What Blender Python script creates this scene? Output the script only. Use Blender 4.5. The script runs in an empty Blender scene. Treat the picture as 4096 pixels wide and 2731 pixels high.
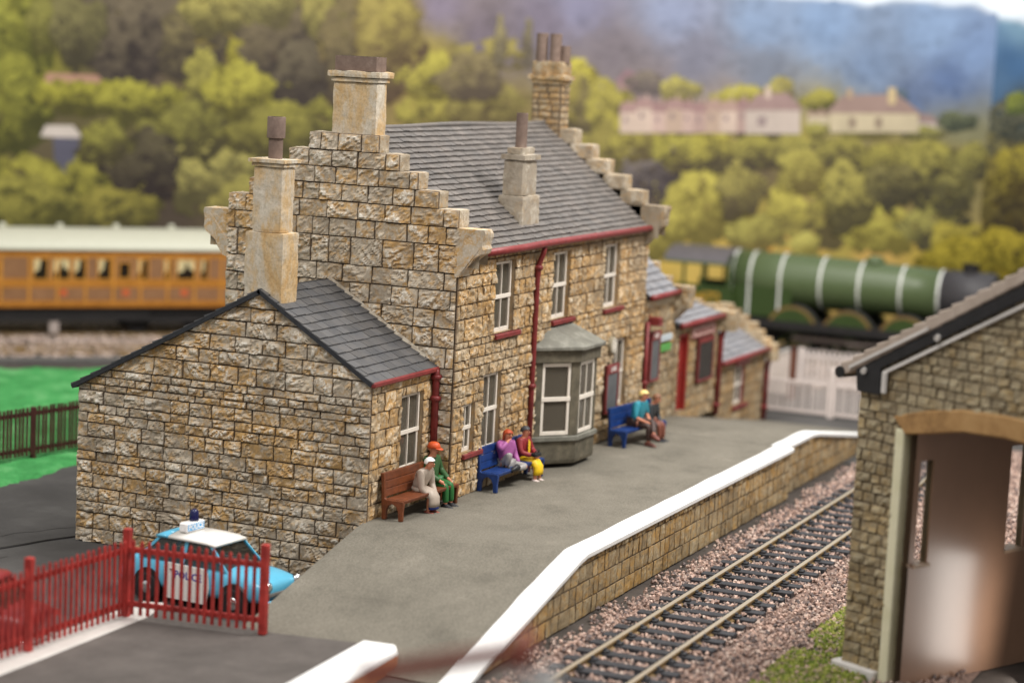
import bpy, bmesh, math, random
import numpy as np
from mathutils import Vector, Matrix

random.seed(7)
S = bpy.context.scene
COL = S.collection

# ------------------------------------------------------------------ camera
CAM_R = np.array([[0.400502, -0.915009, 0.048546], [-0.10013, -0.096367, -0.990297], [0.910809, 0.391754, -0.130215]])
CAM_P = np.array([-39.967, -20.324, 9.8])
cam_d = bpy.data.cameras.new('camera')
cam = bpy.data.objects.new('camera', cam_d)
COL.objects.link(cam)
S.camera = cam
r_, d_, f_ = CAM_R
cam.matrix_world = Matrix(((r_[0], -d_[0], -f_[0], CAM_P[0]), (r_[1], -d_[1], -f_[1], CAM_P[1]),
                           (r_[2], -d_[2], -f_[2], CAM_P[2]), (0, 0, 0, 1)))
cam_d.sensor_width = 36.0
cam_d.lens = 77.08
cam_d.clip_start = 0.5
cam_d.clip_end = 400
cam_d.dof.use_dof = True
cam_d.dof.focus_distance = 47.3
cam_d.dof.aperture_fstop = 0.185

# ------------------------------------------------------------------ light (indoor exhibition lamps, plus added helper lights)
W = bpy.data.worlds.new('World')
S.world = W
W.use_nodes = True
W.node_tree.nodes['Background'].inputs[0].default_value = (1.0, 0.985, 0.965, 1)
W.node_tree.nodes['Background'].inputs[1].default_value = 0.52


def area(name, loc, target, size, power, col, sy=None):
    l = bpy.data.lights.new(name, 'AREA')
    l.shape = 'RECTANGLE'
    l.size = size
    l.size_y = sy or size
    l.energy = power
    l.color = col
    o = bpy.data.objects.new(name, l)
    COL.objects.link(o)
    o.location = loc
    o.rotation_euler = (Vector(target) - Vector(loc)).to_track_quat('-Z', 'Y').to_euler()
    return o


area('key_lamp', (9, -22, 34), (6, 0, 0), 13, 17500, (1, 0.965, 0.915), 9)
area('hall_lamp', (-20, 3, 36), (10, 3, 2), 22, 11000, (1, 0.97, 0.935), 14)
area('backscene_fill', (20, 2, 36), (40, 14, 5), 8, 11500, (1, 0.975, 0.94), 24)  # added fill light that brightens the backdrop boards
area('shed_reflection_light', (0.42, -13.66, -0.30), (-0.2, -12.34, -0.15), .74, 22, (1, 0.93, 0.86), 2.1)  # added light, there only to make the white reflection on the inner wall

S.view_settings.view_transform = 'Standard'
S.view_settings.look = 'None'
S.view_settings.exposure = 0.0
S.view_settings.gamma = 1.0
S.view_settings.use_curve_mapping = False
S.render.engine = 'CYCLES'
S.cycles.max_bounces = 6
S.cycles.transparent_max_bounces = 12


# ------------------------------------------------------------------ materials
def lin(*rgb):
    return tuple(((v / 255) / 12.92 if v / 255 <= .04045 else ((v / 255 + .055) / 1.055) ** 2.4) for v in rgb)


def new_mat(name, col=(.5, .5, .5), rough=.6, metal=0.0, spec=.5):
    m = bpy.data.materials.new(name)
    m.use_nodes = True
    b = m.node_tree.nodes['Principled BSDF']
    b.inputs['Base Color'].default_value = (*col, 1)
    b.inputs['Roughness'].default_value = rough
    b.inputs['Metallic'].default_value = metal
    b.inputs['Specular IOR Level'].default_value = spec
    return m


class NT:
    def __init__(s, m):
        s.t = m.node_tree
        s.b = s.t.nodes['Principled BSDF']

    def n(s, ty, **kw):
        x = s.t.nodes.new(ty)
        for k, v in kw.items():
            setattr(x, k, v)
        return x

    def l(s, a, b):
        s.t.links.new(a, b)

    def coord(s):
        return s.n('ShaderNodeTexCoord').outputs['Object']

    def noise(s, vec, scale, detail=4, rough=.55, dist=0):
        x = s.n('ShaderNodeTexNoise')
        x.inputs['Scale'].default_value = scale
        x.inputs['Detail'].default_value = detail
        x.inputs['Roughness'].default_value = rough
        x.inputs['Distortion'].default_value = dist
        s.l(vec, x.inputs['Vector'])
        return x.outputs['Fac']

    def ramp(s, fac, stops, interp='LINEAR'):
        x = s.n('ShaderNodeValToRGB')
        x.color_ramp.interpolation = interp
        e = x.color_ramp.elements
        while len(e) < len(stops):
            e.new(.5)
        for i, (p, c) in enumerate(stops):
            e[i].position = p
            e[i].color = (*c, 1) if len(c) == 3 else c
        s.l(fac, x.inputs['Fac'])
        return x.outputs['Color']

    def mix(s, fac, a, b, mode='MIX'):
        x = s.n('ShaderNodeMix', data_type='RGBA', blend_type=mode)
        for sock, v in ((x.inputs[0], fac), (x.inputs[6], a), (x.inputs[7], b)):
            if isinstance(v, (int, float)):
                sock.default_value = v
            elif isinstance(v, tuple):
                sock.default_value = (*v, 1) if len(v) == 3 else v
            else:
                s.l(v, sock)
        return x.outputs[2]

    def math(s, op, a, b=None, clamp=False):
        x = s.n('ShaderNodeMath', operation=op, use_clamp=clamp)
        for sock, v in ((x.inputs[0], a), (x.inputs[1], b)):
            if v is None:
                continue
            if isinstance(v, (int, float)):
                sock.default_value = v
            else:
                s.l(v, sock)
        return x.outputs[0]

    def bump(s, h, strength=.3, dist=.02):
        x = s.n('ShaderNodeBump')
        x.inputs['Strength'].default_value = strength
        x.inputs['Distance'].default_value = dist
        s.l(h, x.inputs['Height'])
        s.l(x.outputs[0], s.b.inputs['Normal'])


def paint(name, col, rough=.45, var=.18, scale=6, bump=.12, spec=.4, wear=None):
    """brushed model paint: slight tone changes, brush texture and worn edges"""
    m = new_mat(name, col, rough, spec=spec)
    t = NT(m)
    v = t.coord()
    f = t.noise(v, scale, 5, .6)
    lo = tuple(c * (1 - var) for c in col)
    hi = tuple(min(1, c * (1 + var)) for c in col)
    c = t.ramp(f, [(.3, lo), (.7, hi)])
    if wear:
        g = t.n('ShaderNodeNewGeometry').outputs['Pointiness']
        k = t.math('MULTIPLY', t.ramp(g, [(.52, (0, 0, 0)), (.6, (1, 1, 1))]), t.noise(v, scale * 3, 3))
        c = t.mix(k, c, wear)
    t.l(c, t.b.inputs['Base Color'])
    f2 = t.noise(v, scale * 8, 3)
    t.bump(f2, bump, .01)
    return m


def stone_mat(name, grey, ochre, pale, dark, ochre_amt=.5, scale=1.0):
    m = new_mat(name, grey, .72, spec=.35)
    t = NT(m)
    v = t.coord()
    at = t.n('ShaderNodeAttribute', attribute_name='tint')
    sep = t.n('ShaderNodeSeparateColor')
    t.l(at.outputs['Color'], sep.inputs[0])
    n1 = t.noise(v, 5.5 * scale, 6, .65, .8)
    n2 = t.noise(v, 16 * scale, 5, .6, .5)
    n3 = t.noise(v, .45, 3, .5)
    k = t.math('ADD', t.math('MULTIPLY', n1, .62), t.math('MULTIPLY', sep.outputs[0], .085))
    k = t.math('ADD', k, t.math('MULTIPLY', n3, .22))
    cen = .4625 + (.5 - ochre_amt) * .3
    k = t.ramp(k, [(cen - .05, (0, 0, 0)), (cen + .07, (1, 1, 1))])
    c = t.mix(k, grey, ochre)
    # pale dry-brushing on the raised parts, dark wash left in the hollows (both are paint on the casting)
    p = t.math('ADD', at.outputs['Alpha'], t.math('MULTIPLY', t.math('SUBTRACT', n2, .5), .55))
    hi = t.math('MULTIPLY', t.ramp(p, [(.46, (0, 0, 0)), (.66, (1, 1, 1))]), t.ramp(n2, [(.40, (0, 0, 0)), (.58, (1, 1, 1))]))
    c = t.mix(t.math('MULTIPLY', hi, .85), c, pale)
    lo = t.ramp(p, [(.02, (1, 1, 1)), (.30, (0, 0, 0))])
    c = t.mix(t.math('MULTIPLY', lo, .72), c, dark)
    br = t.n('ShaderNodeCombineColor')
    for i in range(3):
        t.l(sep.outputs[1], br.inputs[i])
    c = t.mix(1.0, c, br.outputs[0], 'MULTIPLY')
    grime = t.ramp(t.noise(v, 1.1, 6, .65, .4), [(.32, (.70, .67, .63)), (.52, (1, 1, 1)), (.72, (1.08, 1.06, 1.02))])
    c = t.mix(1.0, c, grime, 'MULTIPLY')
    c = t.mix(sep.outputs[2], dark, c)
    t.l(c, t.b.inputs['Base Color'])
    t.bump(t.math('ADD', t.math('MULTIPLY', n2, .6), t.noise(v, 45 * scale, 4)), .45, .025)
    return m


def slate_mat(name, col, warm):
    m = new_mat(name, col, .5, spec=.4)
    t = NT(m)
    v = t.coord()
    at = t.n('ShaderNodeAttribute', attribute_name='tint')
    sep = t.n('ShaderNodeSeparateColor')
    t.l(at.outputs['Color'], sep.inputs[0])
    f = t.noise(v, 2.2, 5, .6)
    c = t.mix(t.ramp(f, [(.35, (0, 0, 0)), (.7, (1, 1, 1))]), col, warm)
    br = t.n('ShaderNodeCombineColor')
    for i in range(3):
        t.l(sep.outputs[1], br.inputs[i])
    c = t.mix(1.0, c, br.outputs[0], 'MULTIPLY')
    sp = t.ramp(t.noise(v, 38, 2), [(.74, (0, 0, 0)), (.79, (1, 1, 1))])
    c = t.mix(t.math('MULTIPLY', sp, .35), c, (.45, .45, .44))
    t.l(c, t.b.inputs['Base Color'])
    t.bump(t.noise(v, 22, 4), .35, .02)
    return m


def mottled(name, stops, scale, rough=.85, bump=.3, detail=8, bscale=40, dist=.015, fine=0.0):
    m = new_mat(name, stops[0][1], rough, spec=.2)
    t = NT(m)
    v = t.coord()
    f = t.noise(v, scale, detail, .68)
    c = t.ramp(f, stops)
    if fine:
        g = t.noise(v, bscale, 3, .7)
        c = t.mix(1.0, c, t.ramp(g, [(.3, (1 - fine,) * 3), (.7, (1 + fine,) * 3)]), 'MULTIPLY')
    t.l(c, t.b.inputs['Base Color'])
    t.bump(t.noise(v, bscale, 5, .7), bump, dist)
    return m


def vcol_mat(name, rough=.7, spec=.3, noise=.0, nscale=8):
    m = new_mat(name, (.5, .5, .5), rough, spec=spec)
    t = NT(m)
    c = t.n('ShaderNodeAttribute', attribute_name='tint').outputs['Color']
    if noise:
        f = t.noise(t.coord(), nscale, 5, .65)
        c = t.mix(1.0, c, t.ramp(f, [(.3, (1 - noise,) * 3), (.7, (1 + noise,) * 3)]), 'MULTIPLY')
    t.l(c, t.b.inputs['Base Color'])
    return m


def glass_mat(name, tint=(.02, .02, .018), alpha=.62, rough=.06):
    m = bpy.data.materials.new(name)
    m.use_nodes = True
    t = NT(m)
    out = t.t.nodes['Material Output']
    tr = t.n('ShaderNodeBsdfTransparent')
    tr.inputs[0].default_value = (.72, .72, .68, 1)
    gl = t.b
    gl.inputs['Base Color'].default_value = (*tint, 1)
    gl.inputs['Roughness'].default_value = rough
    gl.inputs['Specular IOR Level'].default_value = .7
    mx = t.n('ShaderNodeMixShader')
    mx.inputs[0].default_value = 1 - alpha
    t.l(tr.outputs[0], mx.inputs[1])
    t.l(gl.outputs[0], mx.inputs[2])
    t.l(mx.outputs[0], out.inputs[0])
    return m


GREY, OCH, PALE, DARK = (.34, .275, .20), (.44, .235, .065), (.66, .60, .50), (.055, .036, .024)
M = {}
M['stone_gable'] = stone_mat('stone_gable', (.52, .445, .345), (.52, .32, .125), (.84, .79, .70), (.125, .088, .06), .48)
M['stone_front'] = stone_mat('stone_front', (.46, .355, .23), (.51, .305, .115), (.72, .63, .49), (.15, .098, .06), .50)
M['stone_far'] = stone_mat('stone_far', (.38, .30, .195), (.42, .26, .11), (.50, .43, .32), (.14, .095, .058), .50)
M['stone_plat'] = stone_mat('stone_platform', (.37, .285, .17), (.45, .27, .09), (.54, .46, .32), (.075, .05, .03), .48)
M['stone_shed'] = stone_mat('stone_shed', (.33, .275, .175), (.36, .265, .13), (.42, .37, .26), (.15, .112, .07), .42)
M['coping'] = stone_mat('coping_stone', (.36, .30, .22), (.39, .26, .13), (.54, .48, .39), (.10, .075, .055), .42, 1.0)
def wash_mat(name):
    m = new_mat(name, (.5, .42, .3), .7, spec=.3)
    t = NT(m)
    v = t.coord()
    mp = t.n('ShaderNodeMapping'); mp.inputs['Scale'].default_value = (1.0, 1.0, .45); mp.inputs['Rotation'].default_value = (.5, 0, 0)
    t.l(v, mp.inputs['Vector'])
    n1 = t.noise(mp.outputs[0], 1.6, 6, .62, .6)
    n2 = t.noise(mp.outputs[0], 7, 6, .7, 1.0)
    k = t.math('ADD', t.math('MULTIPLY', n1, .75), t.math('MULTIPLY', n2, .25))
    c = t.ramp(k, [(.34, (.62, .57, .48)), (.46, (.53, .46, .36)), (.56, (.52, .37, .20)), (.68, (.48, .28, .10))])
    f = t.ramp(t.noise(v, 18, 5, .7), [(.3, (.72, .70, .66)), (.55, (1, 1, 1))])
    c = t.mix(1.0, c, f, 'MULTIPLY')
    t.l(c, t.b.inputs['Base Color'])
    t.bump(t.noise(v, 14, 6, .7), .35, .03)
    return m


M['render'] = wash_mat('chimney_render')
M['render_grey'] = stone_mat('chimney_plain', (.35, .30, .235), (.38, .29, .19), (.50, .45, .37), (.12, .095, .07), .35, .5)
M['slate_main'] = slate_mat('slate_main', (.115, .105, .098), (.155, .135, .12))
M['slate_ext'] = slate_mat('slate_ext', (.075, .077, .083), (.105, .10, .097))
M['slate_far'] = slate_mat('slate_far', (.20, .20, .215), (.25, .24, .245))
M['slate_edge'] = paint('slate_edge', (.025, .026, .03), .7, .3, 9, .3)
M['red'] = paint('maroon_paint', (.20, .030, .029), .42, .25, 5, .15, .35)
M['red_door'] = paint('red_door_paint', (.29, .028, .022), .45, .15, 4, .1)
M['white_frame'] = paint('cream_frame_paint', (.80, .73, .64), .45, .05, 5, .1)
M['glass'] = glass_mat('window_glass', (.155, .135, .105), .42, .12)
M['glass_dark'] = glass_mat('dark_glass', (.02, .018, .015), .35, .08)
M['inside'] = paint('inside_wall', (.36, .30, .23), .8, .2, 1.2, .1)
M['inside_floor'] = paint('inside_floor', (.50, .45, .38), .8, .1, 2, .1)
M['lead'] = mottled('bay_lead', [(.3, (.13, .125, .105)), (.52, (.19, .185, .155)), (.72, (.34, .33, .285))], 2.2, .55, .35, 8, 30)
M['bay_stone'] = mottled('bay_stone', [(.3, (.075, .066, .048)), (.5, (.125, .110, .080)), (.64, (.18, .155, .11)), (.78, (.34, .30, .24))], 3.0, .7, .4, 9, 26)
M['pot'] = mottled('chimney_pot', [(.3, (.12, .082, .066)), (.6, (.19, .135, .108)), (.8, (.27, .21, .17))], 4, .7, .3)
M['deck'] = mottled('platform_deck', [(.25, (.110, .100, .081)), (.45, (.155, .141, .114)), (.60, (.175, .159, .129)), (.8, (.235, .212, .172))], .9, .9, .4, 12, 24, .015, .26)
M['white_edge'] = mottled('white_edge_paint', [(.24, (.56, .54, .50)), (.32, (.78, .775, .76)), (.7, (.86, .86, .85))], 3.4, .5, .3, 10, 18, .02)
M['tarmac'] = mottled('tarmac', [(.3, (.075, .066, .06)), (.55, (.105, .092, .084)), (.8, (.15, .132, .12))], .9, .9, .4, 9, 35, .012, .15)
M['road'] = mottled('road_surface', [(.3, (.055, .052, .05)), (.55, (.075, .071, .068)), (.8, (.11, .105, .10))], .7, .85, .35, 9, 30, .012, .12)
M['ground'] = mottled('baseboard', [(.3, (.05, .042, .037)), (.7, (.10, .085, .075))], 1.5, .95, .4)
M['kerb'] = mottled('kerb_paint', [(.3, (.52, .49, .46)), (.7, (.66, .63, .59))], 1.5, .6, .2)
M['grass'] = mottled('grass_mat', [(.3, (.035, .19, .05)), (.5, (.06, .30, .085)), (.66, (.14, .40, .15)), (.8, (.28, .50, .24))], 1.1, .95, .6, 10, 30, .05, .3)
M['vcol'] = vcol_mat('ballast_stone', .8, .2)
M['sleeper'] = paint('sleeper_plastic', (.028, .028, .032), .55, .4, 6, .2, .35)
M['rail'] = mottled('rail_steel', [(.3, (.24, .155, .07)), (.55, (.36, .25, .12)), (.75, (.46, .35, .19))], 4, .42, .2)
M['rail'].node_tree.nodes['Principled BSDF'].inputs['Metallic'].default_value = .35
M['rail_top'] = new_mat('rail_head', (.50, .42, .31), .38, .6)
M['fence_red'] = paint('fence_red_paint', (.34, .034, .028), .5, .4, 4, .2, .3)
M['fence_brown'] = paint('fence_brown', (.05, .013, .010), .6, .3, 3, .1)
M['fence_white'] = paint('fence_white', (.62, .54, .50), .6, .08, 2, .1)
M['bench_brown'] = paint('bench_brown', (.145, .040, .013), .42, .35, 5, .15, .4)
M['bench_blue'] = paint('bench_blue', (.008, .034, .15), .42, .35, 5, .15, .4)
M['skin'] = paint('figure_skin', (.62, .25, .15), .5, .08, 8, .05)
M['black'] = paint('black_plastic', (.016, .015, .016), .5, .3, 4, .1)
M['soot'] = paint('soot_black', (.012, .010, .010), .7, .3, 2, .1)
M['chrome'] = new_mat('chrome', (.75, .75, .75), .18, 1.0)
M['signal_white'] = paint('signal_white', (.85, .84, .82), .5, .05)


def sub(name, base, **kw):
    if name not in M:
        M[name] = paint(name, base, **kw)
    return M[name]


# ------------------------------------------------------------------ object helpers
def tag(o, label=None, cat=None, group=None, kind=None):
    if label: o['label'] = label
    if cat: o['category'] = cat
    if group: o['group'] = group
    if kind: o['kind'] = kind
    return o


def thing(name, label, cat, loc=(0, 0, 0), rz=0.0, group=None):
    o = bpy.data.objects.new(name, None)
    COL.objects.link(o)
    o.location = loc
    o.rotation_euler = (0, 0, rz)
    o.empty_display_size = .2
    return tag(o, label, cat, group)


def copy_tree(o, parent=None):
    c = o.copy()
    COL.objects.link(c)
    if parent is not None:
        c.parent = parent
    for ch in list(o.children):
        copy_tree(ch, c)
    return c


class Fr:
    """a local frame: origin, u (along), n (outward), z (up)"""

    def __init__(s, O, U, N, Z=(0, 0, 1)):
        s.O, s.U, s.N, s.Z = (np.array(a, float) for a in (O, U, N, Z))

    def p(s, u, n, z):
        return s.O + s.U * u + s.N * n + s.Z * z


WF = Fr((0, 0, 0), (1, 0, 0), (0, 1, 0))


class MB:
    def __init__(s):
        s.v, s.f, s.m, s.c = [], [], [], []

    def add(s, vs, fs, mat=0, col=None):
        k = len(s.v)
        s.v.extend([tuple(map(float, p)) for p in vs])
        s.f.extend([tuple(i + k for i in f) for f in fs])
        s.m.extend([mat] * len(fs))
        s.c.extend([col if col is not None else (.5, 1, 1, 1)] * len(vs))
        return s

    def box(s, u0, u1, n0, n1, z0, z1, fr=WF, mat=0, col=None):
        vs = [fr.p(u, n, z) for u in (u0, u1) for n in (n0, n1) for z in (z0, z1)]
        return s.add(vs, [(0, 1, 3, 2), (4, 6, 7, 5), (0, 4, 5, 1), (2, 3, 7, 6), (0, 2, 6, 4), (1, 5, 7, 3)], mat, col)

    def prism(s, poly, n0, n1, fr=WF, mat=0, col=None):
        """polygon in (u, z) extruded along n"""
        k = len(poly)
        vs = [fr.p(u, n0, z) for u, z in poly] + [fr.p(u, n1, z) for u, z in poly]
        fs = [tuple(range(k)), tuple(range(2 * k - 1, k - 1, -1))]
        fs += [(i, i + k, (i + 1) % k + k, (i + 1) % k) for i in range(k)]
        return s.add(vs, fs, mat, col)

    def tube(s, pts, r, n=10, mat=0, col=None, caps=True):
        pts = [np.array(p, float) for p in pts]
        rs = r if isinstance(r, (list, tuple)) else [r] * len(pts)
        vs, fs = [], []
        ref = None
        for i, p in enumerate(pts):
            t = pts[min(i + 1, len(pts) - 1)] - pts[max(i - 1, 0)]
            t = t / (np.linalg.norm(t) + 1e-9)
            if ref is None:
                ref = np.array((0, 0, 1.)) if abs(t[2]) < .9 else np.array((1., 0, 0))
            a = np.cross(t, ref); a /= np.linalg.norm(a)
            b = np.cross(a, t)
            ref = b
            for j in range(n):
                th = 2 * math.pi * j / n
                vs.append(p + rs[i] * (math.cos(th) * a + math.sin(th) * b))
        for i in range(len(pts) - 1):
            for j in range(n):
                fs.append((i * n + j, i * n + (j + 1) % n, (i + 1) * n + (j + 1) % n, (i + 1) * n + j))
        if caps:
            fs.append(tuple(range(n - 1, -1, -1)))
            fs.append(tuple(range((len(pts) - 1) * n, len(pts) * n)))
        return s.add(vs, fs, mat, col)

    def loft(s, rings, mat=0, col=None, caps=True):
        n = len(rings[0])
        vs = [p for r in rings for p in r]
        fs = [(i * n + j, i * n + (j + 1) % n, (i + 1) * n + (j + 1) % n, (i + 1) * n + j)
              for i in range(len(rings) - 1) for j in range(n)]
        if caps:
            fs.append(tuple(range(n - 1, -1, -1)))
            fs.append(tuple(range((len(rings) - 1) * n, len(rings) * n)))
        return s.add(vs, fs, mat, col)

    def build(s, name, mats, parent=None, smooth=False, bevel=0, origin=None, seg=1):
        o0 = np.array(origin if origin is not None else (parent.location if parent and parent.rotation_euler.z == 0 and parent.get('_w') else (0, 0, 0)), float)
        me = bpy.data.meshes.new(name)
        me.from_pydata([tuple(np.array(p) - o0) for p in s.v], [], s.f)
        for m in (mats if isinstance(mats, (list, tuple)) else [mats]):
            me.materials.append(m)
        me.polygons.foreach_set('material_index', s.m)
        at = me.color_attributes.new('tint', 'FLOAT_COLOR', 'POINT')
        at.data.foreach_set('color', np.array(s.c, np.float32).ravel())
        if smooth:
            me.polygons.foreach_set('use_smooth', [True] * len(me.polygons))
        bm = bmesh.new(); bm.from_mesh(me)
        bmesh.ops.recalc_face_normals(bm, faces=bm.faces)
        bm.to_mesh(me); bm.free()
        me.update()
        o = bpy.data.objects.new(name, me)
        COL.objects.link(o)
        if parent is not None:
            o.parent = parent
        elif origin is not None:
            o.location = origin
        if bevel:
            b = o.modifiers.new('bevel', 'BEVEL')
            b.width = bevel; b.segments = seg; b.limit_method = 'ANGLE'; b.angle_limit = math.radians(40)
        return o


def raw_mesh(name, V, F, mats, cols=None, parent=None, smooth=False, origin=(0, 0, 0)):
    """big numpy mesh of quads"""
    me = bpy.data.meshes.new(name)
    V = np.asarray(V, np.float64) - np.array(origin, float)
    me.from_pydata(V.tolist(), [], F)
    me.materials.append(mats)
    if cols is not None:
        at = me.color_attributes.new('tint', 'FLOAT_COLOR', 'POINT')
        at.data.foreach_set('color', np.asarray(cols, np.float32).ravel())
    if smooth:
        me.polygons.foreach_set('use_smooth', [True] * len(me.polygons))
    o = bpy.data.objects.new(name, me)
    COL.objects.link(o)
    if parent is not None:
        o.parent = parent
    return o


def text_faces(txt, size, bold=.0):
    """letters as flat faces (from the built-in font), centred on the origin"""
    cu = bpy.data.curves.new('letters', 'FONT')
    cu.body = txt
    cu.size = size
    cu.align_x = 'CENTER'; cu.align_y = 'CENTER'
    cu.offset = bold
    cu.resolution_u = 2
    o = bpy.data.objects.new('letters', cu)
    me = bpy.data.meshes.new_from_object(o)
    vs = [tuple(v.co) for v in me.vertices]
    fs = [tuple(p.vertices) for p in me.polygons]
    bpy.data.objects.remove(o); bpy.data.curves.remove(cu); bpy.data.meshes.remove(me)
    return vs, fs


def lettering(mb, txt, size, fr, u, n, z, mat=0, shear=0., bold=0., sx=1.0):
    vs, fs = text_faces(txt, size, bold)
    mb.add([fr.p(u + x * sx + y * shear, n, z + y) for x, y, _ in vs], fs, mat)


# ------------------------------------------------------------------ value noise
_T = np.random.RandomState(3).rand(256, 256)


def vn(x, y, seed=0):
    x = x + seed * 17.31; y = y + seed * 9.17
    xi = np.floor(x).astype(int); yi = np.floor(y).astype(int)
    fx = x - xi; fy = y - yi
    fx = fx * fx * (3 - 2 * fx); fy = fy * fy * (3 - 2 * fy)
    a = _T[xi & 255, yi & 255]; b = _T[(xi + 1) & 255, yi & 255]
    c = _T[xi & 255, (yi + 1) & 255]; d = _T[(xi + 1) & 255, (yi + 1) & 255]
    return (a * (1 - fx) + b * fx) * (1 - fy) + (c * (1 - fx) + d * fx) * fy


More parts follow.
